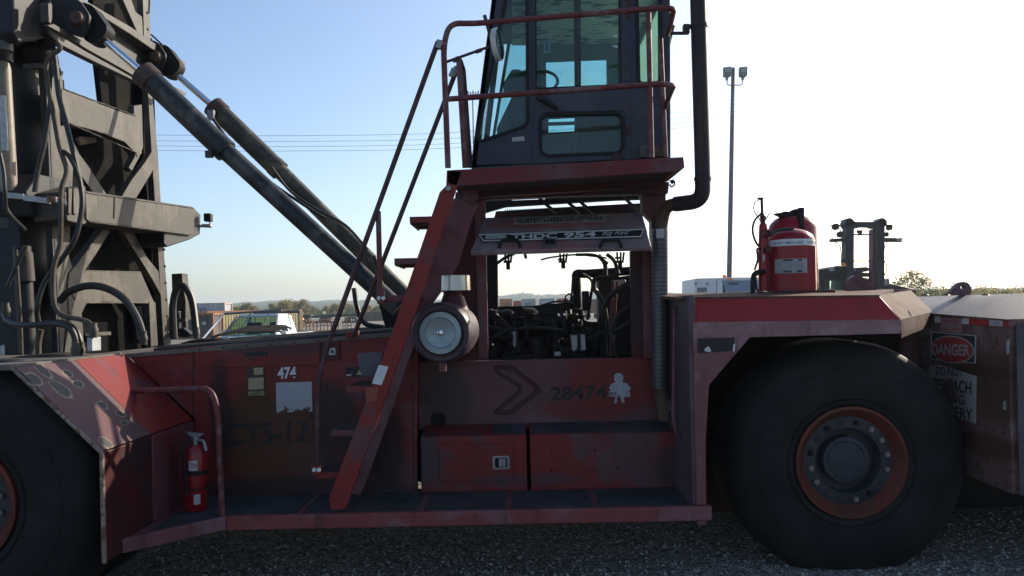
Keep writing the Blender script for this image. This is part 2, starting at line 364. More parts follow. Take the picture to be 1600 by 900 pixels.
for px_, y0, y1 in ((301, 545, 776), (501, 531, 574), (644, 520, 771)):
    b = MB(); b.sheet(atL([(px_, y0), (px_ + 1.6, y0), (px_ + 2.4, y1), (px_ + .8, y1)], bodyY - .003), (0, .004, 0)); b.build('panel_seam', M['ink'], side)
for px_, py_ in [(312 + k * 37, 545.5 - k * 2.5) for k in range(6)] + [(648, 540 + k * 38) for k in range(6)] + [(297, 668 + k * 26) for k in range(4)] + [(320 + k * 52, 767) for k in range(6)]:
    b = MB(); b.lathe([(-.004, .009), (.006, .009), (.008, .004)], at(px_, py_, bodyY - .012 if py_ < 548 else bodyY), (0, -1, 0), 6); b.build('bolt', M['dkred'], side)
b = MB(); b.tube([at(304 + k * 20, 775 - k * .35 + (k % 2) * .5, bodyY - .004) for k in range(18)], .007, 6); b.build('weld_bead', M['dkred'], side)
text('474', at(434, 592.5, bodyY), at(463, 591, bodyY), at(434, 574, bodyY), M['plate'], side, bold=.03, off=(0, -.006, 0))
text('CTS-12', at(355, 697, bodyY), at(482, 691, bodyY), at(355, 662, bodyY), M['ink'], side, bold=.022, off=(0, -.006, 0))
pl([(387, 573), (413, 571.5), (413, 619), (387, 620)], bodyY - .005, .003, 'sticker', plain('dark_brown_sticker', (.05, .022, .018), .6, 0, .3), side, bevel=0)
M['olive'] = decal_mat('scuffed_olive_print', (.34, .30, .16), (.05, .022, .018), 0, 0, low=False)
pl([(388, 591), (412, 589.5), (412, 608), (388, 609)], bodyY - .009, .003, 'sticker_print', M['olive'], side, bevel=0)
pl([(396, 575), (411, 574), (411, 585), (397, 586)], bodyY - .009, .003, 'sticker_print', M['olive'], side, bevel=0)
pl([(388, 612), (413, 611), (413, 617.5), (388, 618.5)], bodyY - .009, .003, 'warning_strip', plain('yellowed_strip', (.32, .27, .13), .6, 0, .4, 40), side, bevel=0)
text('WARNING', at(394, 617, bodyY), at(411, 616, bodyY), at(394, 613.2, bodyY), M['ink'], side, off=(0, -.013, 0))
pl([(540, 574), (566, 572.5), (566, 588), (540, 589)], bodyY - .005, .003, 'sticker', M['ink'], side, bevel=0)
pl([(541, 585), (549, 584.5), (549, 587), (541, 587.5)], bodyY - .009, .003, 'sticker_print', M['offw'], side, bevel=0)
pl([(557, 586), (561, 578), (566, 585.5)], bodyY - .009, .003, 'sticker_print', M['olive'], side, bevel=0)
pl([(490, 575), (497, 574.5), (497, 740), (491, 742)], bodyY - .01, .02, 'door_hinge', M['red'], side, bevel=.004)
pl([(558, 552), (598, 549), (592, 590), (563, 588)], bodyY - .006, .008, 'patch_plate', worn('bare_grey_patch', (.10, .08, .10), (.125, .11, .13), .5, fs=4), side)
# ---- front fender: sloped faces (outer flap and inner facet), vertical flaps, wedge lip
fX = lambda x, z: [(x[i], z[i]) for i in range(len(x))]
f = MB(); f.sheet([(-2.75, 4.40, 1.535), (-2.28, 4.40, 1.06), (-2.295, 4.40, 1.05), (-2.775, 4.40, 1.525)], (0, .60, 0))
flap = f.build('fender_slope', M['chip'], H, .005)
f = MB(); f.tube([(-2.775, 4.405, 1.535), (-2.285, 4.405, 1.05), (-2.283, 4.405, .44)], .013, 8); f.build('fender_edge_bar', worn('bare_edge_metal', (.22, .17, .13), (.3, .25, .2), .5, rust=.4, fs=6), flap)
f = MB(); f.sheet([(-2.75, 5.0, 1.535), (-2.28, 5.0, 1.06), (-2.30, 5.0, 1.05), (-2.775, 5.0, 1.525)], (0, .655, 0)); f.build('fender_slope', M['red2'], H, .005)
f = MB(); f.span((-2.30, 4.40, .44), (-2.28, 5.0, 1.05)); f.build('mud_flap', M['dkred'], H, .004)['label'] = 'dark red outer mud flap'
f = MB(); f.span((-2.305, 5.003, .50), (-2.275, 5.66, 1.05)); f.build('fender_wall', worn('fender_wall_paint', RED, (.13, .05, .055), .75, fs=2.3, rust=.08), H, .004)
f = MB(); f.span((-3.6, 4.40, 1.515), (-2.76, 5.62, 1.545)); f.build('fender_top', M['deck'], H, .004)
# ---- step platform
L0, L1 = at(190, 872, 4.62), at(345, 826, 5.0); zt = .515
p = MB(); p.hull8([(-2.28, 4.60, .43), (-1.82, 4.985, .45), (-1.82, 5.03, .45), (-2.28, 4.66, .43)], [(-2.28, 4.60, .515), (-1.82, 4.985, .535), (-1.82, 5.03, .535), (-2.28, 4.66, .515)])
p.build('platform_lip', M['purple'], H, .006)['label'] = 'angled lip at the front end of the step'
p = MB(); p.span((-1.82, 4.985, .445), (1.225, 5.035, .535)); plat = p.build('step_platform', worn('step_edge_paint', (.20, .045, .042), (.2, .085, .092), .5, fs=2.4, rust=.14), H, .008)
p = MB(); p.sheet([(-2.27, 4.64, .49), (-1.82, 5.03, .49), (1.22, 5.03, .49), (1.22, 6.3, .49), (-.6, 6.3, .49), (-.6, 5.75, .49), (-2.27, 5.75, .49)], (0, 0, .02)); p.build('platform_floor', M['purple'], plat)
xs = [-2.22, -1.40, -.62, -.05, .52, 1.19]
for i in range(5):
    p = MB(); a, b = xs[i] + .022, xs[i + 1] - .022
    if i == 0: p.sheet([(a, 4.78, zt - .004), (-1.80, 5.05, zt - .004), (b, 5.05, zt - .004), (b, 5.64, zt - .004), (a, 5.64, zt - .004)], (0, 0, .007))
    else: p.span((a, 5.05, zt - .004), (b, 5.6, zt + .004))
    p.build('tread_panel', M['step'], plat, .002)
p = MB(); q = arc([(-1.9, 5.25, .522), (-1.6, 5.3, .522), (-1.35, 5.22, .522), (-1.0, 5.3, .522), (-.8, 5.24, .522)], 5)
# grab rail beside the extinguisher
gr = MB(); gr.tube(bend([at(195, 612, 5.3), at(300, 608, 5.1), at(330, 608, 5.04), at(340, 640, 5.03), at(347, 808, 5.03)], .1, 6), .02, 10); gr.build('grab_rail', M['rail'], H)
# ---- lower tool boxes
bx = MB(); bz0, bz1 = .515, SZ(740, 681, 5.6)
xa, xb, xc, xd = at(657, 700, 5.6).x, at(823, 700, 5.6).x, at(828, 700, 5.6).x, at(1062, 700, 5.6).x
def toolbox(x0, x1):
    b = MB(); b.sheet([(x0, 5.6, bz0), (x0, 5.6, bz1), (x0, 5.93, bz1 + .035), (x0, 5.93, bz0)], (x1 - x0, 0, 0)); return b.build('tool_box', M['boxpaint'], H, .008)
tb1, tb2 = toolbox(xa, xb), toolbox(xc, xd)
def on_slope(x0, x1, y0, y1, h, name, m, par):
    k = .035 / .33; b = MB(); z0, z1 = bz1 + (y0 - 5.6) * k, bz1 + (y1 - 5.6) * k
    b.sheet([(x0, y0, z0 + .001), (x1, y0, z0 + .001), (x1, y1, z1 + .001), (x0, y1, z1 + .001)], (0, 0, h)); return b.build(name, m, par, .002)
on_slope(at(770, 680, 5.62).x, xb - .01, 5.62, 5.9, .006, 'anti_slip_mat', M['step'], tb1)
on_slope(xc + .02, at(952, 680, 5.62).x, 5.62, 5.9, .006, 'anti_slip_mat', M['step'], tb2)
on_slope(at(958, 680, 5.62).x, xd - .05, 5.62, 5.9, .006, 'anti_slip_mat', M['step'], tb2)
door = pl([(686, 695), (803, 692), (803, 751), (686, 753)], 5.588, .02, 'box_door', M['boxpaint'], tb1, bevel=.005)
pl(rnd([(769, 713), (796, 712), (797, 733), (770, 734)], 3), 5.576, .014, 'latch', M['steel'], tb1, holes=[rnd([(773, 716), (792, 715), (793, 730), (774, 731)], 2)], bevel=.003)
pl([(773, 716), (792, 715), (793, 730), (774, 731)], 5.584, .005, 'latch_recess', M['grease'], tb1, bevel=0)
pl([(779, 717), (790, 716), (790.5, 729), (779.5, 730)], 5.577, .006, 'latch_handle', M['steel'], tb1, bevel=.002)
for (px, py) in ((862, 705), (929, 704), (862, 736), (929, 735), (965, 732)):
    b = MB(); b.lathe([(0, .009), (.008, .006)], at(px, py, 5.6), (0, -1, 0), 8); b.build('bolt', M['eng'], tb2)
# ---- engine lower panel with chevron recess
chev = rnd([(770, 572), (800, 570), (843, 604), (845, 612), (800, 648), (776, 649), (770, 643), (808, 612), (809, 604), (774, 583)], 7)
ep = pl([(654, 566), (1046, 558), (1046, 668), (655, 672)], 5.95, .05, 'engine_panel', M['engpanel'], H, holes=[chev], bevel=.006)
pl([(765, 566), (850, 566), (850, 655), (765, 655)], 5.985, .02, 'chevron_recess', M['engpanel'], ep)
crim = [(CX_ + (x - CX_) * .0 + x * 0 + x, y) for CX_ in (0,) for x, y in chev]
pl([(x - 1.5, y + 1.2) for x, y in chev], 5.972, .02, 'chevron_shade_ring', M['dkred'], ep, holes=[rnd([(777, 579), (798, 577), (834, 606), (835, 611), (797, 641), (782, 641), (815, 614), (816, 603)], 5)], bevel=.003)  # dark ring colours in the shade along the recess edge
text('28474', at(860, 626.5, 5.95), at(948, 623.5, 5.95), at(860, 604, 5.95), M['ink'], ep, bold=.03)
for (px, py) in ((800, 668), (835, 666), (930, 664)):
    b = MB(); b.lathe([(0, .012), (.01, .008)], at(px, py - 4, 5.95), (0, -1, 0), 8); b.build('bolt', M['purple'], ep)
# white emblem: figure with hands on hips behind a band
fig = [(960, 586), (964, 583), (970, 583.5), (974, 587), (974, 593), (972, 597), (980, 599), (986, 607), (982, 612), (984.5, 613.5), (984.5, 620), (976, 620), (974.5, 624), (977, 628.5), (972.5, 629.5), (969.5, 622), (967.5, 616), (964.5, 622), (963.5, 630), (959, 630), (961, 624), (962, 619.5), (951.5, 619.5), (951.5, 611), (955, 611), (951.5, 606), (955, 600), (962, 597.5), (959.5, 593)]
em = pl(fig, 5.945, .003, 'emblem', plain('worn_white_emblem', (.40, .42, .44), .55, 0, .25, 30), ep, bevel=0)
text('BIG', at(952.5, 618.2, 5.945), at(963, 617.8, 5.945), at(952.5, 612.8, 5.945), M['engpanel'], ep, bold=.02, off=(0, -.003, 0))
text('RED', at(971, 618.2, 5.945), at(983, 617.8, 5.945), at(971, 612.8, 5.945), M['offw'], ep, bold=.02, off=(0, -.003, 0))
# dark recess to the left of the panel and its collar
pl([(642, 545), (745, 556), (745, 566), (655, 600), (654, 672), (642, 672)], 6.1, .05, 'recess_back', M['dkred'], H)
b = MB(); b.lathe([(0, .055), (.1, .055)], at(686, 653, 6.02), (0, -1, 0), 14); b.build('hose_stub', M['grease'], H)
# ---- tower frame around the engine bay
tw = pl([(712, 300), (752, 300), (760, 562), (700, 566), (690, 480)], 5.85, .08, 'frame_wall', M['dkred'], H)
pl([(741, 300), (758, 300), (763, 560), (748, 560)], 5.8, .06, 'frame_post', M['purple'], H)
pl([(759, 396), (777, 396), (779, 560), (762, 560)], 6.6, .25, 'frame_post', M['grease'], H)
pl([(985, 392), (1022, 390), (1024, 560), (987, 560)], 5.98, .06, 'frame_post', M['dkred'], H)
pl([(1004, 392), (1022, 391), (1025, 560), (1007, 560)], 5.90, .06, 'frame_post', M['purple'], H)
pl([(1003, 288), (1040, 284), (1046, 560), (1022, 560), (1018, 345), (1004, 330)], 5.8, .12, 'frame_post', worn('post_paint', (.12, .025, .022), (.066, .03, .035), .5, rust=.2), H)
# radiator and shrouds on the right, engine silhouette
en = MB(); en.sheet(atL([(935, 436), (985, 430), (990, 560), (938, 560)], 6.5), (0, .2, 0)); en.sheet(atL([(903, 502), (940, 503), (940, 562), (903, 562)], 6.8), (0, .1, 0)); en.sheet(atL([(757, 500), (905, 500), (905, 562), (757, 562)], 7.2), (0, .1, 0)); eng = en.build('engine', M['eng'], H, .01)
def ep_(pts, Y, t, name='engine_block', m='eng', bv=.012): return pl(pts, Y, t, name, M[m], eng, bevel=bv)
ep_([(757, 479), (830, 478), (862, 474.5), (890, 473), (892, 492), (905, 497), (905, 522), (757, 522)], 6.7, .5)
ep_([(757, 522), (890, 520), (890, 562), (757, 562)], 6.9, .7, 'crank_case', 'grease')
ep_([(765, 498), (880, 494), (880, 512), (765, 515)], 6.6, .15, 'manifold')
ep_(rnd([(876, 492), (879, 480), (884, 462), (889, 457.5), (895, 461), (900, 480), (902, 492)], 5), 6.75, .03, 'lifting_eye', 'grease', .003) if False else pl(rnd([(874, 482), (880, 474), (883, 462), (889, 457), (895, 461), (898, 474), (902, 484)], 4), 6.75, .03, 'lifting_eye', M['grease'], eng, holes=[rnd([(884, 465), (887, 461), (891, 461), (893, 465), (891, 469), (886, 469)], 2)], bevel=.003)
b = MB(); b.tube(bend([at(905, 540, 6.75), at(901, 440, 6.75), at(899, 427, 6.75), at(912, 428, 6.75), at(990, 423, 6.75)], .05, 6), [.036] * 4 + [.04] * 4 + [.036] * 6 if False else .037, 12); b.build('intake_pipe', M['eng'], eng)
b = MB(); b.lathe([(0, .03), (.02, .05), (.09, .05), (.1, .035)], at(903, 500, 6.7), (0, 0, 1), 14); b.build('flange', M['eng'], eng)
for (px, py, r, h, m) in ((803, 540, .032, .3, 'steel'), (770, 545, .05, .2, 'eng'), (838, 545, .07, .2, 'eng'), (882, 505, .022, .2, 'eng'), (915, 470, .03, .16, 'eng'), (868, 530, .028, .25, 'eng')):
    b = MB(); b.lathe([(-h / 2, r * .8), (-h / 2 + .01, r), (h / 2 - .01, r), (h / 2, r * .8)], at(px, py, 6.5), (0, 0, 1), 16); b.build('oil_filter', M[m], eng)
ep_([(891, 523), (915, 521), (917, 548), (893, 550)], 6.42, .1, 'pump_housing', 'steel', .01)
ep_([(902, 524), (907, 523.5), (908, 545), (903, 546)], 6.40, .03, 'pump_slot', 'grease', .003)
ep_([(892, 553), (914, 552), (914, 557), (892, 558)], 6.42, .08, 'pump_foot', 'eng', .004)
ep_([(866, 550), (876, 549), (877, 556), (866, 557)], 6.45, .05, 'bracket', 'steel', .004)
for (px, py) in ((873, 492), (882, 491.5), (770, 538), (904, 500)):
    b = MB(); b.lathe([(0, .012), (.02, .009)], at(px, py, 6.38), (0, -1, 0), 8); b.build('bolt', M['chrome'], eng)
for pts, r in (([(783, 489, 6.6), (797, 488, 6.5), (803, 500, 6.5), (804, 520, 6.5)], .022), ([(862, 500, 6.55), (866, 515, 6.5), (872, 535, 6.5), (880, 552, 6.5)], .014), ([(820, 500, 6.55), (826, 530, 6.5), (850, 552, 6.5)], .018),
               ([(762, 510, 6.5), (790, 515, 6.45), (830, 512, 6.45), (880, 516, 6.45)], .016), ([(843, 478, 6.6), (870, 471, 6.6), (895, 474, 6.6)], .008)):
    b = MB(); b.tube(arc([at(*q) for q in pts], 5), r, 8); b.build('engine_hose', M['hose'], eng)
for pts, r, m in (([(935, 398, 6.3), (945, 412, 6.3), (946, 430, 6.3)], .018, 'hose'), ([(948, 397, 6.3), (960, 408, 6.3), (966, 428, 6.3)], .016, 'hose'), ([(966, 430, 6.3), (950, 434, 6.3), (930, 436, 6.3), (928, 450, 6.3), (936, 462, 6.3), (946, 490, 6.3), (950, 556, 6.3)], .02, 'hose'),
                  ([(958, 440, 6.25), (956, 470, 6.25), (954, 556, 6.25)], .012, 'rail'), ([(965, 440, 6.25), (962, 470, 6.25), (958, 556, 6.25)], .011, 'rail'), ([(895, 432, 6.7), (893, 460, 6.7), (890, 474, 6.7)], .008, 'hose')):
    b = MB(); b.tube(arc([at(*q) for q in pts], 6), r, 8); b.build('engine_hose', M[m], eng)
rr = random.Random(77)
for k in range(34):
    x0 = rr.uniform(760, 925); y0 = rr.uniform(484, 552) if x0 < 900 else rr.uniform(505, 552); Yq = rr.uniform(6.42, 6.62); pts = [at(x0, y0, Yq)]
    for j in range(3): x0 += rr.uniform(-26, 26); y0 = min(559, max(486, y0 + rr.uniform(-18, 24))); pts.append(at(x0, y0, Yq + rr.uniform(-.05, .05)))
    b = MB(); b.tube(arc(pts, 4), rr.choice((.010, .016, .022, .03)), 7); b.build('engine_hose', M[rr.choice(('eng', 'grease', 'grease'))], eng)
for k in range(34):
    x0, y0 = rr.uniform(758, 915), rr.uniform(490, 552); w_, h_ = rr.uniform(5, 20), rr.uniform(4, 13)
    ep_(rnd([(x0, y0), (x0 + w_, y0 - .5), (x0 + w_, y0 + h_), (x0, y0 + h_)], 1.5, 2), rr.uniform(6.5, 6.75), .2, 'engine_part', rr.choice(('eng', 'eng', 'grease', 'grease')), .006)
for pts, r in (([(1000, 436, 6.2), (970, 450, 6.2), (948, 470, 6.25), (938, 505, 6.3), (930, 545, 6.4)], .022), ([(1000, 462, 6.2), (960, 500, 6.2), (955, 530, 6.2), (965, 558, 6.2)], .018), ([(1000, 492, 6.2), (965, 515, 6.2), (940, 520, 6.3), (920, 530, 6.4)], .02), ([(910, 428, 6.6), (925, 440, 6.6), (922, 470, 6.6), (918, 500, 6.6)], .012)):
    b = MB(); b.tube(arc([at(*q) for q in pts], 6), r, 8); b.build('engine_hose', M['hose'], eng)
ep_([(957, 438), (978, 437), (978, 451), (957, 452)], 6.35, .06, 'junction_box', 'steel', .006)
for (x, y, sc) in ((793, 398, 1), (879, 400, .8), (968, 398, 1)):                 # latches hanging under the raised cover
    b = MB()
    for dx in (-4, 2, 7): b.tube([at(x + dx, y - 4, 6.0), at(x + dx * .7, y + 12 * sc, 6.0)], .008, 6)
    b.box(at(x, y + 11 * sc, 6.0), (.06, .02, .018)); b.box(at(x + 1, y + 18 * sc, 6.0), (.03, .02, .05)); b.box(at(x - 2, y + 5, 6.0), (.05, .02, .014))
    b.build('cover_latch', M['grease'], H)
for pts, r in (([(776, 412, 6.0), (790, 402, 6.0), (804, 396, 6.0)], .012), ([(845, 406, 6.0), (862, 402, 6.0), (900, 398, 6.0), (940, 402, 6.0), (948, 404, 6.0)], .007), ([(820, 396, 6.0), (822, 404, 6.0)], .012), ([(900, 398, 6.0), (930, 399, 6.0), (950, 412, 6.0)], .012)):
    b = MB(); b.tube(arc([at(*q) for q in pts], 5), r, 7); b.build('cable', M['hose'], H)
# ---- raised engine cover (hinged panel, bottom edge nearer)
hb0, hb1, ht0, ht1 = at(735, 393, 5.42), at(1018, 385, 5.42), at(759, 340, 5.78), at(1003, 332, 5.78)
nrm = (hb1 - hb0).cross(ht0 - hb0).normalized()
if nrm.y > 0: nrm = -nrm
ht1 = onp(1003, 332, hb0, nrm)
hd = MB(); hd.sheet([hb0, hb1, ht1, ht0], -nrm * .035); hood = hd.build('engine_cover', worn('engine_cover_paint', (.2, .15, .158), (.28, .235, .24), .55, fs=2, rust=.1, streak=.2, spots=((at(850, 350, 5.7), (.5, .4, .05), (.28, .035, .03), .55), (at(860, 384, 5.45), (.4, .3, .06), (.26, .035, .03), .5))), H, .006)
hw = lambda px, py: onp(px, py, hb0 + nrm * .004, nrm)
hs = lambda pts, name, m, h=.003, holes=(): (lambda s: (s.sheet([hw(*p) for p in pts], nrm * h, [[hw(*p) for p in q] for q in holes]), s.build(name, m, hood))[1])(MB())
hs([(746, 366), (1008, 357), (1003, 372), (754, 379)], 'name_plate', M['ink'])
hs([(748, 367), (1006.5, 358.3), (1002, 371), (755, 377.8)], 'name_plate_border', M['plate'], .006, [[(750, 368.2), (1004.5, 359.6), (1000.6, 369.8), (756, 376.4)]])
tx = lambda s_, x0, x1, y0, y1, yt, **k: text(s_, hw(x0, y0), hw(x1, y1), hw(x0 + 1, yt), M['plate'], hood, off=nrm * .011, **k)
tx('THDC', 798, 870, 376.2, 373.9, 368.4, bold=.03); tx('954', 880, 931, 373.7, 371.9, 365.4, bold=.03)
tx('"Big Red"', 938, 988, 371.8, 369.9, 362.6, shear=.45, bold=-.002)
hs([(758, 372), (760, 368.5), (774, 368), (776, 366.8), (788, 367), (792, 370.5), (788, 373), (759, 374.5)], 'name_plate_mark', M['offw'], .007)
hs([(804, 341), (946, 335), (949, 346), (802, 351)], 'tread_plate', plain('pale_tread_plate', (.36, .36, .36), .5, .3, .4, 30))
b = MB(); rr = random.Random(5)
for i in range(26):
    for j in range(4):
        u, v = (i + .5 + .25 * (j % 2)) / 26.6, (j + .5) / 4; q = hw(806 + u * 138, (342.5 - u * 5.8) + v * 7.5) + nrm * .006
        if rr.random() < .8: b.box(q, (.014, .004, .006), Matrix.Rotation(.6 if (i + j) % 2 else -.6, 3, 'Y'))
pt = b.build('tread_pattern', M['grease'], hood); tag(pt, None, None, kind='stuff')
for x in (780, 938):
    b = MB(); b.tube(bend([hw(x, 387.5), hw(x + 3, 380) + nrm * .025, hw(x + 29, 379) + nrm * .025, hw(x + 33, 386.5)], .03, 4), .012, 8); b.build('cover_handle', M['black'], hood)
hs(rnd([(848, 375), (869, 374), (870, 386), (848, 387)], 2), 'cover_latch', M['steel'], .012); hs([(852, 378), (866, 377.5), (866, 383), (852, 383.5)], 'latch_paddle', M['grease'], .016)
# ---- beams under the cab
pl([(738, 291), (1046, 284), (1044, 302), (965, 304), (860, 307), (770, 311), (742, 314)], 5.62, .1, 'cab_beam', M['dkred'], H)
pl([(748, 310), (800, 308), (800, 313), (852, 311), (852, 305.5), (1044, 298), (1030, 310), (965, 312), (880, 317), (790, 322.5), (764, 330), (750, 335)], 7.6, .1, 'cab_beam', M['grease'], H)
pl([(775, 330), (890, 323), (1005, 317), (1003, 334), (772, 340)], 7.2, .1, 'cab_beam', M['dkred'], H)
for x in (842, 880, 900, 975):
    b = MB(); b.tube(arc([at(x, 308, 6.4), at(x + 12, 320, 6.4), at(x + 30, 334, 6.2)], 4), .014, 7); b.build('cable', M['hose'], H)
b = MB()
for i in range(70):
    b.span((at(790 + i * 3, 330, 6.9).x - .004, 6.9, SZ(790 + i * 3, 333, 6.9)), (at(790 + i * 3, 330, 6.9).x + .004, 6.92, SZ(790 + i * 3, 327 - i * .12, 6.9)))
tag(b.build('grille', M['grease'], H), None, None, kind='stuff')
# ---- air cleaner
f0, f1 = at(689, 520, 5.30), at(710, 515, 5.80); ax = (f1 - f0)
ac = MB(); L_ = ax.length; ac.lathe([(.0, .185), (-.012 + .0, .19), (.03, .205), (.07, .205), (.1, .196), (L_ - .15, .20), (L_ - .05, .19), (L_, .1)], f0, ax, 40); air = ac.build('air_cleaner', worn('air_cleaner_paint', (.075, .05, .063), (.1, .072, .086), .5, fs=3, rust=.06), H)
b = MB(); b.lathe([(-.02, .138), (-.026, .140), (-.026, .104), (-.018, .098), (-.006, .03), (-.005, .0)], f0, ax, 40, False); b.build('filter_face', M['alu'], air)
b = MB(); b.lathe([(-.013, .155), (-.020, .153), (-.020, .143), (-.013, .138)], f0, ax, 40, False); b.build('filter_gasket', M['black'], air)
b = MB(); b.lathe([(.0, .02), (-.025, .02), (-.03, .008)], f0, ax, 12); b.build('wing_nut', M['chrome'], air)
b = MB(); b.tube([at(691, 562, 5.35), at(691, 580, 5.35)], .03, 12); b.build('drain_spout', M['purple'], air)
pc = at(708, 456, 5.6); b = MB(); b.lathe([(0, .118), (.008, .125), (.112, .122), (.118, .115)], pc, (0, 0, 1), 32); b.build('pre_cleaner', plain('polished_pre_cleaner', (.5, .48, .44), .25, .9, .4, 4), air)
b = MB(); b.lathe([(-.17, .12), (-.03, .075), (-.03, .06), (.0, .06)], pc, (0, 0, 1), 24); b.build('intake_neck', M['dkred'], air)
# ---- ladder
fl = MB(); Yl = 5.03
rail_o = [(712, 266), (722, 268), (703, 325), (626, 556), (541, 794), (530, 797), (516, 797), (513, 779), (600, 555), (687, 300), (697, 290), (698, 266)]
lad = pl(rail_o, Yl, .035, 'ladder_stringer', M['red2'], H, bevel=.005)
b = MB(); b.lathe([(0, .02), (.02, .016)], at(701, 295, Yl), (0, -1, 0), 10); b.build('bolt', M['steel'], lad)
pl([(592, 570), (607, 573), (596, 602), (581, 599)], Yl - .006, .004, 'label_plate', M['white'], lad, bevel=0)
pl([(571, 606), (592, 605), (587, 627), (572, 627)], Yl - .006, .004, 'orange_label', plain('faded_orange_label', (.26, .055, .025), .6, 0, .5, 40), lad, bevel=0)
l2 = pl([(722, 310), (745, 318), (735, 350), (716, 412), (690, 455), (665, 490), (640, 560), (575, 745), (562, 775), (545, 770), (560, 700), (618, 560), (700, 310)], 5.5, .03, 'ladder_stringer', M['purple'], H)
b = MB(); b.lathe([(0, .055), (.03, .055)], at(735, 305, 5.46), (0, -1, 0), 18); b.build('pivot_plate', M['purple'], l2)
M['grate'] = worn('grating_metal', (.06, .045, .045), (.09, .07, .07), .5, ga=.5, rust=.2)
for (x, y, w) in ((640, 343, 32), (616, 408, 34), (600, 466, 36), (541, 608, 36), (517, 677, 36), (492, 743, 36)):
    a = at(x, y, Yl + .035); bq = at(x + w + 12, y, Yl + .035); tr = MB()
    tr.span((a.x, Yl + .036, a.z - .022), (bq.x, Yl + .05, a.z + .018)); tr.span((a.x, 5.47, a.z - .022), (bq.x, 5.498, a.z + .018))
    tr.sheet([(a.x, Yl + .05, a.z - .03), (a.x + .012, Yl + .05, a.z - .03), (a.x + .012, Yl + .05, a.z + .018), (a.x, Yl + .05, a.z + .018)], (0, .42, 0))
    t_ = tr.build('ladder_tread', M['red'], H, .003)
    gm = MB()
    for k in range(9): gm.span((a.x + .014 + k * (bq.x - a.x - .03) / 8, Yl + .052, a.z - .008), (a.x + .019 + k * (bq.x - a.x - .03) / 8, 5.468, a.z + .016))
    for k in range(11): gm.span((a.x + .013, Yl + .07 + k * .038, a.z - .006), (bq.x - .005, Yl + .075 + k * .038, a.z + .013))
    tag(gm.build('grating', M['grate'], t_), None, None, kind='stuff')
b = MB(); b.tube(bend([at(684, 66, Yl), at(512, 540, Yl), at(496, 600, Yl), at(495, 728, Yl)], .12, 6), .0165, 10); hr = b.build('ladder_handrail', M['raildk'], H)
b = MB(); b.tube([at(684, 76, Yl), at(688, 64, Yl)], .024, 10); b.tube([at(688, 66, Yl), at(697, 71, Yl)], .018, 8); b.build('rail_clevis', M['steel'], hr)
b = MB(); b.tube([at(591, 330, Yl + .02), at(594, 455, Yl + .02)], .017, 10); b.build('rail_post', M['rail'], hr)
def bracket(x, y):
    b = MB(); b.span(at(x - 7, y + 11, Yl - .005), at(x + 6, y - 10, Yl + .03)); o = b.build('rail_bracket', M['red'], hr, .004)
    for dx in (-4, 3):
        b = MB(); b.lathe([(0, .014), (.012, .012), (.013, .004)], at(x + dx, y + 2, Yl - .006), (0, -1, 0), 10); b.build('bolt', M['white'], o) if False else b.build('bracket_bolt', M['plate'], hr)
bracket(596, 464); bracket(495, 732)
b = MB(); b.tube(bend([at(714, 108, 5.5), at(592, 425, 5.5), at(553, 524, 5.6)], .1, 5), .0165, 10); hr2 = b.build('ladder_handrail', M['raildk'], H)
b = MB(); b.tube([at(706, 120, 5.5), at(711, 108, 5.5)], .026, 10); b.tube([at(710, 108, 5.5), at(720, 105, 5.5)], .02, 8); b.build('rail_clevis', M['steel'], hr2)
pl([(540, 519), (560, 517), (560, 526), (540, 528)], 5.6, .05, 'rail_foot', M['red'], hr2)
# ---- cab platform with walkway grating
pf = MB(); pf.sheet(atL([(699, 266), (1068, 245), (1070, 262), (1050, 268), (715, 291), (699, 286)], 5.03), (0, .03, 0)); cp = pf.build('cab_platform', worn('platform_edge_paint', (.13, .013, .015), (.11, .045, .052), .45, fs=2, rust=.07), H, .004)
q0, q1 = at(704, 284, 5.06), at(1066, 262, 5.06); dz = (q1.z - q0.z) / (q1.x - q0.x)
zl = lambda x: q0.z + (x - q0.x) * dz
g = MB(); n = 92
for i in range(n + 1):
    x = q0.x + .07 + (q1.x - q0.x - .12) * i / n; g.sheet([(x - .0025, 5.07, zl(x)), (x + .0025, 5.07, zl(x)), (x + .0025, 5.07, zl(x) + .02), (x - .0025, 5.07, zl(x) + .02)], (0, .44, 0))
for k in range(12):
    y = 5.09 + k * .037; g.sheet([(q0.x + .06, y, zl(q0.x) + .002), (q1.x - .04, y, zl(q1.x) + .002), (q1.x - .04, y, zl(q1.x) + .016), (q0.x + .06, y, zl(q0.x) + .016)], (0, .004, 0))
tag(g.build('grating', M['grate'], cp), None, None, kind='stuff')
for (y0, y1, h0, h1) in ((5.51, 5.56, -.045, .05), (5.84, 5.88, .0, .06)):
    b = MB(); b.sheet([(q0.x + .04, y0, zl(q0.x) + h0), (q1.x - .02, y0, zl(q1.x) + h0), (q1.x - .02, y0, zl(q1.x) + h1), (q0.x + .04, y0, zl(q0.x) + h1)], (0, y1 - y0, 0)); b.build('platform_beam', M['dkred'], cp)
for x in (q0.x + .03, q1.x - .03):
    b = MB(); b.sheet([(x - .012, 5.05, zl(x) - .01), (x + .03, 5.05, zl(x) - .01), (x + .03, 5.05, zl(x) + .06), (x - .012, 5.05, zl(x) + .06)], (0, .5, 0)); b.build('platform_beam', M['red'], cp)
b = MB(); b.lathe([(0, .012), (.02, .012)], at(1050, 285, 5.5), (0, -1, 0), 8); b.tube(arc([at(1046, 283, 5.5), at(1052, 282, 5.5), at(1054, 288, 5.5), at(1049, 292, 5.5), at(1046, 288, 5.5)], 4), .006, 6); b.build('tow_ring', M['grease'], cp)
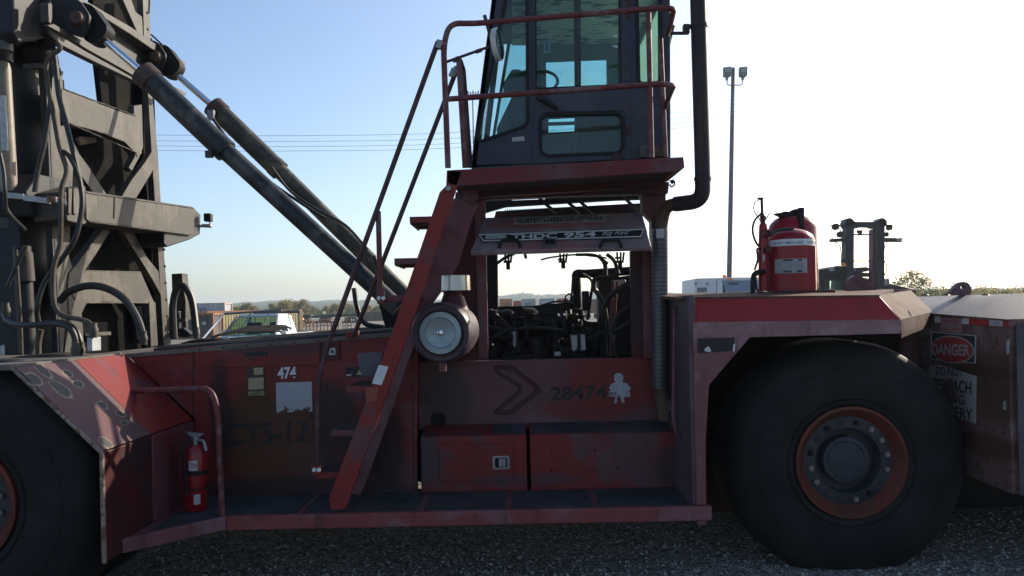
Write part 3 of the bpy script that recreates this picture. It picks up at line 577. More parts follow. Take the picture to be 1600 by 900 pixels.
# cab floor slab
b = MB(); zf = SZ(890, 250, 5.6); b.span((at(737, 250, 5.6).x, 5.6, zf - .06), (at(1046, 250, 5.6).x, 6.95, zf - .02)); b.build('cab_floor', M['cabin'], H)
# ---- platform railings
b = MB(); b.tube(bend([at(700, 262, Yl), at(693, 72, Yl), at(702, 36, Yl), at(740, 37, Yl), at(1035, 12, Yl), at(1053, 14, Yl), at(1046, 45, 5.35), at(1042, 53, 5.5)], .13, 7), .0185, 10); pr = b.build('platform_railing', M['rail'], H)
b = MB(); b.tube(bend([at(698, 155, Yl), at(1030, 131, Yl), at(1053, 133, Yl), at(1046, 150, 5.3), at(1039, 168, 5.5)], .06, 6), .0175, 10); b.build('railing_bar', M['rail'], pr)
b = MB(); b.tube([at(1018, 246, Yl), at(1013, 18, Yl)], .017, 10); b.build('railing_post', M['rail'], pr)
b = MB(); b.tube([at(1040, 246, 5.5), at(1032, 60, 5.5)], .017, 10); b.build('railing_post', M['rail'], pr)
b = MB(); b.tube([at(727, 262, 5.4), at(717, 92, 5.4)], .02, 10); b.build('railing_post', M['rail'], pr)
b = MB(); b.tube([at(735, 262, 5.7), at(724, 110, 5.7), at(719, 95, 5.6)], .018, 10); b.build('railing_post', M['raildk'], pr)
# ---- mirror
b = MB(); b.tube([at(697, 97, Yl), at(770, 71, 5.2)], .009, 8); b.tube([at(708, 95, 5.05), at(716, 91, 5.06)], .015, 8); b.tube([at(744, 81, 5.1), at(752, 78, 5.12)], .013, 8); b.tube([at(757, 24, 5.2), at(768, 62, 5.2)], .012, 8); b.tube([at(768, 58, 5.2), at(772, 71, 5.2), at(783, 69, 5.25)], .008, 8)
mir = b.build('mirror_arm', M['raildk'], H)
b = MB(); b.lathe([(0, .02), (-.02, .07), (-.03, .102), (-.025, .106), (.0, .106), (.004, .1)], at(780, 69, 5.25), Vector((.95, -.27, .05)), 28); b.build('mirror_back', M['white'], mir)
b = MB(); b.lathe([(.006, .098), (.010, .06), (.011, .01)], at(780, 69, 5.25), Vector((.95, -.27, .05)), 28); b.build('mirror_glass', plain('mirror_surface', (.8, .8, .8), .03, 1.0, 0), mir)
# ---- cab
Yc, Yf = 5.6, 6.9
tri = rnd([(799, -30), (821, -30), (822, 193), (752, 218), (748, 213)], 9)
dwin = rnd([(838, -45), (967, -45), (968, 131), (839, 137)], 4)
lwin = rnd([(847, 181), (971, 178), (972, 236), (848, 241)], 12)
qwin = rnd([(997, -45), (1029, -45), (1030, 126), (1001, 128)], 5)
outer = [(777, -70), (1047, -75), (1048, 246), (735, 262)]
cab = pl(outer, Yc, .045, 'cab', M['cab'], H, holes=[tri, dwin, lwin, qwin], bevel=.004)
def gasket(poly, w, name='window_gasket'):
    c = Vector((sum(p[0] for p in poly) / len(poly), sum(p[1] for p in poly) / len(poly))); n = len(poly); outp = []
    area = sum(poly[i][0] * poly[(i + 1) % n][1] - poly[(i + 1) % n][0] * poly[i][1] for i in range(n))
    for i in range(n):
        a, b_, c_ = Vector(poly[i - 1]), Vector(poly[i]), Vector(poly[(i + 1) % n])
        t1 = (b_ - a); t2 = (c_ - b_)
        t1 = t1.normalized() if t1.length > 1e-6 else t2.normalized(); t2 = t2.normalized() if t2.length > 1e-6 else t1
        nn = (Vector((t1.y, -t1.x)) + Vector((t2.y, -t2.x))); nn = nn.normalized() if nn.length > 1e-6 else Vector((t1.y, -t1.x))
        if area < 0: nn = -nn
        outp.append(tuple(b_ + nn * w))
    return pl(outp, Yc - .012, .03, name, M['black'], cab, holes=[poly], bevel=.003)
for p in (tri, lwin): gasket(p, 5)
gasket(qwin, 6); gasket(dwin, 1.5)
for p in (tri, dwin, lwin, qwin):
    s = MB(); s.sheet(atL(p, Yc + .015), (0, .006, 0)); s.build('window_glass', M['teal2'], cab)
pl([(896, -45), (907, -45), (908, 133), (898, 134)], Yc + .004, .02, 'window_divider', M['cabin'], cab, bevel=.003)
dr = pl([(830, -65), (984, -68), (986, 248), (834, 256)], Yc - .006, .01, 'cab_door', M['cab'], cab, holes=[rnd([(835, -50), (970, -50), (972, 133), (836, 140)], 4), rnd([(841, 176), (977, 172), (979, 241), (842, 247)], 12)], bevel=.002)
for x0, x1 in ((830, 834), (975, 980)):
    for k in range(8):
        b = MB(); b.lathe([(0, .006), (.004, .003)], at(x0 + (x1 - x0) * .3 + k * .3, -20 + k * 21, Yc - .006), (0, -1, 0), 8); b.build('rivet', M['grease'], cab)
b = MB(); b.tube([at(841, 152, Yc - .03), at(850, 156, Yc - .035), at(872, 170, Yc - .03)], [.016, .018, .017], 8); b.lathe([(0, .022), (.03, .018)], at(842, 153, Yc), (0, -1, 0), 12); b.build('door_handle', M['black'], cab)
b = MB(); b.lathe([(0, .01), (.005, .006)], at(843, 153, Yc - .04), (0, -1, 0), 8); b.build('handle_screw', M['white'], cab)
pl(rnd([(800, 214.5), (819, 213), (820, 220), (800, 221.5)], 2), Yc - .008, .004, 'maker_plate', M['offw'], cab, bevel=0)
pl([(958, 240), (966, 237), (973, 245), (972, 250), (956, 250)], Yc - .03, .03, 'door_stop', M['dkred'], cab)
pl([(1000, 228), (1016, 226), (1038, 230), (1038, 244), (1001, 246)], Yc - .06, .06, 'junction_clutter', worn('rusty_junction', (.05, .035, .03), (.1, .08, .06), .5, rust=.3, fs=9), cab)
for (y0, y1) in ((-8, 28), (196, 212)):
    pl([(979, y0), (985, y0), (986, y1), (980, y1)], Yc - .015, .012, 'door_hinge', M['dkred'], cab, bevel=.003)
for py in (57, 73):
    pl([(957, py - 2), (965, py - 2.5), (965, py + 2), (961, py + 2), (961, py), (957, py)], Yc + .006, .006, 'window_catch', M['white'], cab, bevel=0)
pl([(850, 62), (860, 62), (860, 82), (850, 82)], Yc + .03, .02, 'window_catch', M['steel'], cab, holes=[[(853, 65), (857, 65), (857, 79), (853, 79)]], bevel=0)
# far wall, rear wall, roof, interior of the cab
fw = MB(); xl, xr = at(760, 250, Yf).x, at(1032, 250, Yf).x
fh1 = [(853, 96), (948, 92), (949, 160), (854, 163)]; fh2 = [(857, 185), (898, 183), (898, 205), (857, 207)]
fh3 = [(804, 30), (826, 28), (826, 205), (773, 215)]
pl([(800, 20), (1022, 12), (1024, 260), (760, 268)], Yf, .04, 'cab_wall', M['cabin'], cab, holes=[fh1, fh2, fh3])
for p in (fh1, fh2, fh3):
    s = MB(); s.sheet(atL(p, Yf + .015), (0, .006, 0)); s.build('window_glass', M['teal'], cab)
pl([(853, 191), (898, 189.5), (898, 194.5), (853, 196)], Yf - .02, .02, 'window_bar', M['cabin'], cab, bevel=0)
zr = 4.10; b = MB(); b.span((at(785, -40, Yc).x - .03, Yc - .02, zr), (at(1047, -40, Yc).x + .02, Yf + .05, zr + .08)); b.build('cab_roof', M['cab'], cab, .02)
b = MB(); b.span((at(800, -30, Yc).x, Yc + .05, zr - .03), (at(1040, -30, Yc).x, Yf - .02, zr - .005)); b.build('headliner', M['liner'], cab)
xr = at(1047, 120, Yc).x; zq0, zq1 = SZ(1040, 125, Yc), zr
b = MB(); b.sheet([(xr - .03, Yc + .05, 2.72), (xr - .03, Yf, 2.72), (xr - .03, Yf, zr), (xr - .03, Yc + .05, zr)], (.03, 0, 0), [[(xr - .03, Yc + .12, 3.35), (xr - .03, Yf - .12, 3.35), (xr - .03, Yf - .12, 4.0), (xr - .03, Yc + .12, 4.0)]]); b.build('cab_wall', M['cab'], cab)
b = MB(); b.sheet([(xr - .02, Yc + .12, 3.35), (xr - .02, Yf - .12, 3.35), (xr - .02, Yf - .12, 4.0), (xr - .02, Yc + .12, 4.0)], (.006, 0, 0)); b.build('window_glass', glass('dusty_rear_glass', (.7, .85, .8), .95, .7), cab)
w0, w1 = at(737, 262, Yc), at(777, -70, Yc)
b = MB(); fr = [w0, w1, Vector((w1.x, Yf, w1.z)), Vector((w0.x, Yf, w0.z))]
def lerp4(u, v): return fr[0].lerp(fr[3], u).lerp(fr[1].lerp(fr[2], u), v)
b.sheet(fr, (.03, 0, 0), [[lerp4(.03, .12), lerp4(.97, .12), lerp4(.97, .97), lerp4(.03, .97)]]); b.build('windshield_frame', M['cab'], cab)
b = MB(); b.sheet([lerp4(.03, .12), lerp4(.97, .12), lerp4(.97, .97), lerp4(.03, .97)], (.006, 0, 0)); b.build('window_glass', M['teal'], cab)
for pts, Y, t, nm in (([(776, 200), (800, 150), (812, 112), (826, 105), (832, 240), (780, 240)], 6.2, .4, 'dashboard'), ([(905, 190), (920, 176), (972, 172), (985, 245), (900, 245)], 6.0, .5, 'seat'), ([(920, 100), (968, 98), (972, 180), (918, 184)], 6.3, .12, 'seat_back')):
    pl(rnd(pts, 8) if nm != 'dashboard' else pts, Y, t, nm, M['cabin'], cab, bevel=.03) if nm != 'seat_back' else None
pl([(786, 130), (800, 108), (812, 108), (826, 118), (826, 140), (788, 142)], 6.1, .2, 'control_console', M['cabin'], cab, bevel=.01)
for k in range(7):
    b = MB(); b.tube(arc([at(806 + k * 2, 130, 6.1), at(796 + k * 3, 165 + k * 2, 6.0), at(780 + k * 6, 205, 6.0)], 4), .006, 6); b.build('cable', M['hose'], cab)
b = MB(); cc = at(845, 127, 6.1); pts = [cc + Vector((math.cos(a) * .13, math.sin(a) * .06 * .6, math.sin(a) * .09)) for a in [k * math.pi / 12 for k in range(25)]]; b.tube(pts, .012, 8); b.tube([cc, cc + Vector((-.1, .1, -.3))], .02, 8); b.build('steering_wheel', M['black'], cab)
b = MB(); b.tube(arc([at(1052, 40, 5.9), at(1043, 80, 5.9), at(1040, 130, 5.9), at(1043, 190, 5.9), at(1042, 225, 5.9)], 5), .014, 8); b.build('cable', M['hose'], cab)
# ---- exhaust
b = MB(); b.tube(bend([at(1030, 400, 5.75), at(1034, 345, 5.75), at(1040, 322, 5.7), at(1062, 318, 5.6)], .12, 6), .046, 14); ex = b.build('exhaust_pipe', M['exh2'], H)
b = MB(); b.tube(bend([at(1055, 319, 5.62), at(1098, 314, 5.5), at(1098, 270, 5.5), at(1089, -60, 5.5)], .13, 8), .054, 16); b.build('exhaust_stack', M['exh'], ex)
b = MB(); b.tube([at(1098, 282, 5.5), at(1098, 277, 5.5)], .06, 16); b.build('pipe_joint', M['exh'], ex)
b = MB(); b.tube([at(1092, 43, 5.5), at(1091.8, 38, 5.5)], .061, 16); b.box(at(1072, 46, 5.5), (.04, .05, .06)); b.tube([at(1046, 52, 5.55), at(1070, 52, 5.5)], .012, 8); b.tube([at(1072, 42, 5.5), at(1085, 41, 5.5)], .016, 8); b.build('pipe_clamp', M['exh'], ex)
g0, g1 = at(1031, 607, 5.7), at(1031, 358, 5.7); b = MB(); b.tube([g0, g1], .057, 24); hs_ = b.build('heat_shield', plain('perforated_guard', (.115, .115, .125), .45, .5, .4, 6), H)
b = MB(); n = 0
for k in range(38):
    for j in range(9):
        a = math.pi * (j + .5 * (k % 2)) / 9 + math.pi; p = g0.lerp(g1, (k + .7) / 38.5); d_ = Vector((math.cos(a), math.sin(a), 0)); b.lathe([(0, .0062)], p + d_ * .0575, d_, 6)
tag(b.build('perforation', M['ink'], hs_), None, None, kind='stuff')
pl([(1025, 358), (1038, 357), (1038, 371), (1026, 372)], 5.64, .003, 'maker_plate', M['offw'], hs_, bevel=0)
b = MB(); b.tube([at(1040, 655, 5.75), at(1033, 606, 5.72)], .05, 16); b.build('exhaust_elbow', M['exh2'], ex)
b = MB(); b.tube([at(1041, 640, 5.75), at(1040, 622, 5.75)], .056, 16); b.build('band_clamp', M['steel'], ex)
# ---- rear: post, beam, deck over the steering wheel
fp = pl([(1083, 503), (1409, 499.5), (1409, 521), (1172, 527), (1108, 602), (1103, 690), (1104, 820), (1090, 820), (1086, 690)], 5.05, .04, 'rear_beam', worn('rear_beam_paint', (.25, .13, .135), (.3, .19, .19), .5, fs=2.6, rust=.16, streak=.4, spots=((at(1095, 720, 5.05), (.1, .2, .6), (.13,.03,.027), .7), (at(1110, 560, 5.05), (.2, .2, .15), (.13,.04,.04), .6))), H)
b = MB(); a0, a1, a2, a3 = at(1083, 503, 5.05), at(1407, 499, 5.05), at(1373, 461, 5.16), at(1083, 464, 5.16); b.sheet([a0, a1, a2, a3], (0, .03, 0)); b.build('rear_beam_face', worn('rear_beam_red_paint', (.28, .017, .018), (.2, .08, .088), .25, fs=1.6, rust=.07, streak=.35), H, .004)
zc = a3.z; b = MB(); e1, e2, e3 = at(1422, 453.5, 6.9), at(1458, 487, 6.6), at(1409, 499, 5.055)
top = worn('rear_deck_paint', (.095, .043, .033), (.13, .085, .066), .6, grime=(.16, .1, .08), ga=.3, rust=.12, fs=3, streak=.35, rough=.85, spec=.1)  # weathered red of the rear deck and its corner facets
b.sheet([(a3.x - .12, 5.15, zc), (a2.x, 5.15, a2.z + .001), (a2.x + .5, 6.0, zc + .035), (a3.x - .12, 6.0, zc + .035)], (0, 0, -.02)); b.sheet([(a3.x - .12, 6.0, zc + .035), (a2.x + .5, 6.0, zc + .035), (a2.x + .5, 8.75, zc + .035), (a3.x - .12, 8.75, zc + .035)], (0, 0, -.02)); b.build('rear_deck', top, H)
def facet(ps, name, m):
    s = MB(); s.add(ps + [p + Vector((0, .01, -.03)) for p in ps], [tuple(range(len(ps))), tuple(range(2 * len(ps) - 1, len(ps) - 1, -1))] + [(i, (i + 1) % len(ps), (i + 1) % len(ps) + len(ps), i + len(ps)) for i in range(len(ps))]); return s.build(name, m, H)
A_, B_, C_, D_ = at(1372, 461, 5.16), at(1423, 453.5, 6.35), at(1458, 487, 6.15), at(1408, 499, 5.06)
facet([A_, D_, C_, B_], 'deck_corner', top)
facet([D_, at(1409, 521, 5.055), at(1457, 503, 6.15), C_], 'deck_corner', top)
pl([(1409, 512), (1460, 495), (1456, 640), (1409, 640)], 6.3, .05, 'wheel_well_wall', M['purple'], H)
b = MB(); b.span((1.12, 5.06, .5), (1.165, 5.95, 1.86)); b.build('rear_post_wall', worn('rear_post_wall_paint', (.085, .056, .068), (.11, .075, .09), .5, fs=2, rust=.06), H, .006)
b = MB(); b.tube(bend([at(1057, 478, 5.55), at(1054, 482, 5.35), at(1052, 660, 5.35), at(1062, 688, 5.4), at(1077, 690, 5.5)], .08, 5), .012, 8); b.build('grab_rail', M['purple'], H)
pl([(1090, 529), (1148, 527), (1148, 548), (1090, 552)], 5.045, .004, 'black_sticker', M['ink'], fp, bevel=0)
pl([(1101, 545), (1107, 541), (1111, 547), (1110, 550), (1102, 549)], 5.041, .004, 'sticker_scrap', M['white'], fp, bevel=0); pl([(1146, 538), (1149, 537), (1148, 548), (1145, 550)], 5.041, .004, 'sticker_scrap', M['white'], fp, bevel=0)
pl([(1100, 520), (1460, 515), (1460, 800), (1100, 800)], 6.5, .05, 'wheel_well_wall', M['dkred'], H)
b = MB(); b.span((1.17, 5.12, 1.63), (2.5, 6.5, 1.67)); b.build('wheel_well_roof', M['grease'], H)
def lug(pts, hole, Y): return pl(pts, Y, .05, 'lifting_lug', M['purple'], H, holes=[rnd(hole, 3)], bevel=.006)
lug(rnd([(1324, 455), (1325, 437), (1334, 430.5), (1346, 431), (1371, 453), (1371, 455)], 5), [(1335, 440), (1339, 438.5), (1340.5, 443), (1339, 448), (1335, 448.5), (1333.5, 444)], 5.9)
lug(rnd([(1480, 461), (1497, 443), (1503, 440), (1513, 441), (1518, 449), (1518, 461)], 5), [(1501, 446), (1506, 445), (1508, 450), (1506, 454), (1502, 453.5)], 6.3)
# ---- counterweight with signs
base = [(3.30, 7.6), (3.18, 6.05), (3.11, 4.99), (6.3, 4.97), (6.3, 8.6)]; ins = [(3.62, 7.3), (3.55, 6.2), (3.45, 5.4), (6.2, 5.38), (6.2, 8.3)]  # right end stretched out of view so its shadow covers the ground
zb0, zb1 = at(1458, 490, 6.05).z, at(1580, 500, 4.99).z
zs = [zb0, zb0, zb1, zb1, zb0]
cw = MB(); cw.hull8([Vector((x, y, .57)) for x, y in base], [Vector((x, y, z)) for (x, y), z in zip(base, zs)])
cwt = cw.build('counterweight', M['cwt'], H, .006)
c2 = MB(); c2.hull8([Vector((x - .015 if i < 3 else x, y, z + .002)) for i, ((x, y), z) in enumerate(zip(base, zs))], [Vector((x, y, 1.83)) for x, y in ins]); c2.build('counterweight_cap', M['cwt2'], cwt, .006)
s = MB(); s.span((3.3, 6.4, .12), (6.2, 8.4, .568)); s.build('hidden_sun_block', M['grease'], cwt)  # hidden block added to keep sun off the ground at the right
s = MB(); s.span((3.135, 4.955, .57), (6.28, 4.966, 1.63)); s.build('counterweight_side', M['cwt2'], cwt)
cn = Vector((3.11 - 3.18, 4.99 - 6.05, 0)); cn = Vector((cn.y, -cn.x, 0)).normalized()
if cn.x > 0: cn = -cn
cwp = lambda px, py: onp(px, py, Vector((3.11, 4.99, 1)) + cn * .004, cn)
def cs(pts, name, m, h=.003, holes=()):
    s = MB(); s.sheet([cwp(*p) for p in pts], cn * h, [[cwp(*p) for p in q] for q in holes]); return s.build(name, m, cwt)
cs([(1456, 518), (1526, 524), (1525, 568), (1455, 561)], 'danger_sign', M['ink']); cs([(1456, 518), (1526, 524), (1525, 568), (1455, 561)], 'sign_border', M['offw'], .006, [[(1457, 519.5), (1524.5, 525.3), (1523.6, 566.5), (1456, 559.8)]])
el = lambda cx, cy, rx, ry, sl: [(cx + rx * math.cos(a), cy + ry * math.sin(a) + sl * rx * math.cos(a)) for a in [k * math.pi / 14 for k in range(28)]]
cs(el(1489, 546, 34, 21.5, .07), 'sign_oval', M['offw'], .006); cs(el(1489, 546, 32.5, 20, .07), 'sign_oval', decal_mat('worn_red_oval', (.42, .03, .025), (.22, .06, .05), 0, 0, low=False), .009)
ct = lambda s_, x0, x1, y0, y1, yt, m, **k: text(s_, cwp(x0, y0), cwp(x1, y1), cwp(x0, yt), m, cwt, off=cn * .012, **k)
ct('DANGER', 1459, 1518, 554, 557, 537, M['offw'], bold=.02)
lowm = decal_mat('rubbed_white_sign', (.42, .38, .36), (.15, .07, .055), 0, 0, low=False)
cs([(1453, 572), (1470, 570), (1526, 588), (1525, 662), (1470, 645), (1440, 640)], 'warning_panel', lowm)
ct('DO NOT', 1465, 1508, 585, 589, 572.5, M['ink'], bold=.012); ct('APPROACH', 1452, 1520, 608, 616, 590, M['ink'], bold=.012); ct('MOVING', 1452, 1510, 622, 633, 608, M['ink'], bold=.012); ct('MACHINERY', 1440, 1522, 642, 658, 626, M['ink'], bold=.012)
cs([(1478, 596), (1490, 590), (1496, 610), (1490, 640), (1476, 632), (1472, 612)], 'rust_scrape', worn('rust_scrape', (.13, .08, .07), (.2, .12, .11), .5, rust=.3, fs=6), .017)
cs([(1471, 497), (1503, 499), (1503, 520), (1471, 518)], 'small_sign', plain('faded_pink_sign', (.36, .24, .23), .6, 0, .3, 20)); ct('DANGER', 1473, 1502, 503.5, 505, 498.5, M['redink'], bold=.01); ct('KEEP CLEAR', 1473, 1502, 516, 517.5, 511, M['redink'], bold=.01)
for i, (x0, x1, m) in enumerate(((1461, 1470, 'white'), (1504, 1514, 'white'), (1515, 1545, 'redink'), (1546, 1567, 'offw'), (1568, 1576, 'redink'))):
    cs([(x0, 494.5 + (x0 - 1458) * .06), (x1, 494.5 + (x1 - 1458) * .06), (x1, 503.5 + (x1 - 1458) * .06), (x0, 503.5 + (x0 - 1458) * .06)], 'reflective_strip', M[m])
cs([(1573, 533), (1577, 530), (1577, 552), (1573, 554)], 'reflective_strip', M['offw']); cs([(1568, 628), (1572, 626), (1572, 640), (1568, 640)], 'reflective_strip', M['offw'])
for x in (1445, 1478, 1540, 1580):
    b = MB(); b.lathe([(0, .03), (.008, .02)], onp(x, 461, Vector((0, 0, 1.83)), (0, 0, 1)) if False else at(x, 461.5, 5.6), (0, 0, 1), 8); b.build('bolt', M['eng'], cwt)
# ---- wheels
def wheel(cx, y0, cz, Rt, Rr, name, nuts=True, depth=.55):
    t = MB(); sh = Rt - .09
    t.lathe([(.045, Rr - .01), (.01, Rr + .012), (.0, Rr + .06), (-.012, Rr + .15), (.0, sh - .10), (.012, sh - .05), (.03, sh + .01), (.075, Rt - .02), (.13, Rt), (depth - .1, Rt), (depth - .04, Rt - .03), (depth, sh), (depth, Rr), (.06, Rr - .004)], (cx, y0, cz), (0, 1, 0), 96, False)
    for i, v in enumerate(t.v):
        if v[2] < .005: t.v[i] = (v[0] + (v[0] - cx) * .05, v[1], .002)
    w = t.build('tyre', M['tyre'], None)
    w.name = name; w.parent = H; w.matrix_parent_inverse = Matrix.Translation(-wloc(H))
    for rr_ in (Rr + .05, sh - .09):
        r = MB(); r.lathe([(-.002, rr_ - .004), (-.009, rr_), (-.002, rr_ + .004)], (cx, y0 + (-.012 if rr_ > Rr + .06 else .0) + (.02 if rr_ > Rr + .2 else 0), cz), (0, 1, 0), 72, False); r.build('sidewall_ring', M['tyre'], w)
    r = MB(); r.lathe([(.05, Rr - .002), (-.005, Rr), (-.008, Rr - .02), (.03, Rr - .055), (.06, Rr - .072), (.07, Rr - .082)], (cx, y0, cz), (0, 1, 0), 64, False); r.build('rim', M['rim'], w)
    r = MB(); r.lathe([(.068, Rr - .07), (.062, Rr - .082), (.062, Rr - .152), (.075, Rr - .157), (.16, Rr - .162), (.16, .165), (.11, .162), (.09, .155), (.085, .13), (.095, .122), (.085, .06), (.083, .005)], (cx, y0, cz), (0, 1, 0), 56, False); r.build('hub', M['hub'], w)
    for k in range(16 if nuts else 0):
        a = k * math.pi / 8 + .16; p = Vector((cx + math.cos(a) * (Rr - .115), y0 + .062, cz + math.sin(a) * (Rr - .115)))
        r = MB(); r.lathe([(0, .022), (-.002, .025)], p, (0, 1, 0), 12); r.build('nut_seat', M['ink'], w)
        if k in (1, 2, 3, 5, 8, 9, 12, 13, 15, 0, 7):
            r = MB(); r.lathe([(-.002, .020), (-.024, .019), (-.024, .011), (-.034, .010)], p, (0, 1, 0), 6); r.build('wheel_nut', M['eng'] if k in (3, 5, 13, 7) else plain_nut, w)
    return w
plain_nut = plain('wheel_nut_steel', (.3, .27, .24), .4, .6, .5, 30)
wr = wheel(2.245, 5.31, .725, .812, .375, 'rear_wheel', depth=.62)
wheel(-3.16, 4.46, .76, .80, .36, 'front_wheel'); 
wheel(2.28, 8.0, .745, .785, .375, 'rear_wheel', False, .6); wheel(-3.16, 5.12, .76, .80, .36, 'front_wheel', False); wheel(-3.16, 8.1, .76, .80, .36, 'front_wheel', False)
# ---- mast (rear face on a slightly leaning plane, seen edge-on from the right)
ML = Vector((1, 0, .036)).normalized()
def mx(px, py, X): return onp(px, py, (X, 0, 1.5), ML)
def mp(pts, X, t, name, m, parent=None, holes=(), bevel=.006):
    s = MB(); s.sheet([mx(p[0], p[1], X) for p in pts], ML * -t, [[mx(p[0], p[1], X) for p in h] for h in holes]); return s.build(name, m, parent or H, bevel)
XA, XB, XC = -3.45, -3.2, -3.72
mast = mp([(20, -40), (62, -40), (70, 60), (72, 200), (76, 300), (88, 450), (96, 575), (40, 575), (28, 300), (20, 60)], -3.60, .24, 'mast', M['mastdk'])
mp([(66, 50), (84, 58), (98, 120), (101, 160), (104, 195), (116, 240), (113, 300), (108, 400), (118, 430), (122, 480), (135, 556), (93, 560), (84, 430), (78, 300), (72, 150)], XA, .05, 'upright', M['mast'], mast)
for x, w in ((70.5, 1.2), (74, 1.5)):
    mp([(x, 90), (x + w * 2, 90), (x + 8 + w * 2, 290), (x + 22 + w, 560), (x + 20, 560), (x + 7, 290)], XA + .03, .03, 'chain', M['mastdk'], mast)
mp([(143, -30), (216, -30), (214, 165), (222, 182), (160, 166), (152, 95)], XC, .05, 'inner_mast', M['mast_shade'], mast)
mp([(112, 196), (240, 196), (262, 545), (104, 555)], XC, .06, 'inner_mast', M['mast_shade'], mast)
mp([(96, 138), (128, 148), (158, 163), (200, 178), (214, 178), (222, 240), (214, 246), (213, 240), (195, 222), (150, 205), (109, 194), (100, 196)], XA + .02, .08, 'cross_member', M['mast'], mast)
mp([(209, 165), (222, 163), (224, 230), (218, 246), (206, 268), (201, 262), (210, 246), (212, 236)], XA + .012, .06, 'inner_strip', M['mast'], mast)
mp([(238, 236), (241, 262), (236, 272), (213, 310), (189, 310), (206, 281), (228, 252)], XA + .01, .06, 'diagonal_brace', M['mast'], mast)
b = MB(); b.tube([mx(179, 307, XB + .002), mx(178, 341, XB + .002)], .008, 6); b.build('weld_bead', M['mast'], mast)
mp([(190, -5), (204, -5), (212, 18), (222, 26), (224, 60), (216, 54)], XA + .012, .06, 'diagonal_brace', M['mast'], mast)
mp([(223, -5), (234, -5), (238, 150), (247, 240), (255, 372), (268, 542), (256, 542), (246, 372), (237, 240), (229, 110), (225, 60)], XA, .06, 'upright', M['mast'], mast)
mp([(225, 50), (238, 60), (250, 372), (258, 545), (243, 545), (236, 372), (224, 240)], XC + .1, .1, 'inner_mast', M['mast_shade'], mast)
mp([(112, 215), (124, 240), (137, 258), (168, 305), (148, 305), (118, 262)], XA + .012, .06, 'diagonal_brace', M['mast'], mast)
mp([(166, 350), (182, 345), (150, 398), (132, 424), (118, 470), (106, 450), (108, 428), (118, 415), (140, 385)], XA + .012, .06, 'diagonal_brace', M['mast'], mast)
mp([(192, 362), (208, 360), (230, 402), (248, 424), (252, 462), (240, 440), (228, 420)], XA + .012, .06, 'diagonal_brace', M['mast'], mast)
mp([(134, 422), (220, 424), (240, 470), (244, 475), (160, 472), (136, 474), (128, 490), (108, 500), (106, 460), (122, 440)], XA + .006, .08, 'cross_member', M['mast'], mast)
mp([(108, 490), (128, 486), (133, 556), (100, 558)], XA + .012, .06, 'upright', M['mast'], mast); mp([(233, 470), (243, 472), (247, 540), (236, 543)], XA + .012, .06, 'upright', M['mast'], mast)
# inner details seen through the frame
mp([(122, 216), (128, 213), (150, 216), (152, 222), (128, 227)], XC + .05, .03, 'bracket', worn('rusty_bracket', (.28, .18, .12), (.3, .2, .14), .5, rust=.3), mast)
mp([(133, 520), (174, 518), (174, 524), (134, 526)], XC + .1, .05, 'bracket', M['mast'], mast); mp([(211, 480), (222, 478), (226, 528), (214, 530)], XC + .08, .05, 'inner_rail', M['mastdk'], mast)
# big projecting beam
bb = mp([(133, 300), (136, 298), (302, 323), (305, 330), (302, 366), (298, 368), (140, 347), (134, 342)], XB, .24, 'tilt_beam', M['mast'], mast, bevel=.012)
mp([(138, 303), (180, 309), (178, 340), (139, 344)], XB + .004, .01, 'beam_plate', worn('beam_plate_paint', (.25, .22, .18), (.2, .14, .1), .5, rust=.2), bb) if False else None
mp([(100, 300), (134, 290), (140, 346), (133, 351), (104, 344)], XB - .012, .24, 'tilt_beam', M['mast'], mast, bevel=.01)
mp([(258, 318), (302, 324), (314, 336), (313, 366), (298, 374), (262, 386), (256, 380)], XB - .03, .24, 'beam_end', M['mastdk'], mast, bevel=.01)
for x in (107, 115): mp([(x, 293), (x + 6, 294), (x + 4, 336), (x, 335)], XB, .02, 'wear_strip', M['mast'], mast)
b = MB(); b.sheet([mx(60, 272, -3.42), mx(112, 284, -3.42), mx(112, 300, -3.42), mx(108, 342, -3.42), mx(52, 338, -3.42), mx(40, 300, -3.42)], (-.25, 0, 0)); b.build('mast_collar', M['mastdk'], mast, .01)
cy_ = mx(311, 352, XB - .06).y; ca = MB(); ca.box(at(324, 352, cy_), (.09, .08, .02)); ca.tube([mx(309, 353, XB - .06), at(330, 354, cy_), at(328, 346, cy_)], .015, 8); cm = ca.build('camera_bracket', M['offw'], mast)
ca = MB(); ca.box(at(325.5, 340, cy_ - .05), (.075, .08, .085)); ca.build('rear_camera', M['black'], mast, .01)
# upper beam with clevis plates
ub = MB()
mp([(106, -8), (122, -6), (205, 42), (240, 66), (290, 97), (289, 102), (238, 77), (203, 53), (150, 20)], -3.18, .1, 'upper_beam', M['mast'], mast)
ubw = mp([(70, -20), (118, -8), (152, 32), (192, 58), (236, 84), (244, 112), (222, 132), (150, 98), (94, 70), (76, 54)], -3.30, .06, 'beam_web', M['mastdk'], mast)  # darker steel here paints in the shade of the recessed web
mp([(74, 40), (84, 37), (118, 57), (140, 71), (190, 99), (216, 117), (214, 121), (188, 106), (138, 78), (96, 52)], -3.16, .04, 'beam_flange', M['mast'], mast)
mp([(20, -30), (76, -30), (78, 38), (72, 60), (30, 68), (20, 50)], -3.34, .4, 'upper_bracket', M['mastdk'], mast, bevel=.02)
b = MB(); b.lathe([(0, .1), (.05, .13), (.12, .12), (.16, .08)], mx(58, 72, -3.5), (0, 0, -1), 24); b.build('mast_roller', M['grease'], mast)
mp([(75, 4), (82, 6), (82, 30), (80, 38), (76, 34)], -3.16, .06, 'bracket_edge', M['mast'], mast)
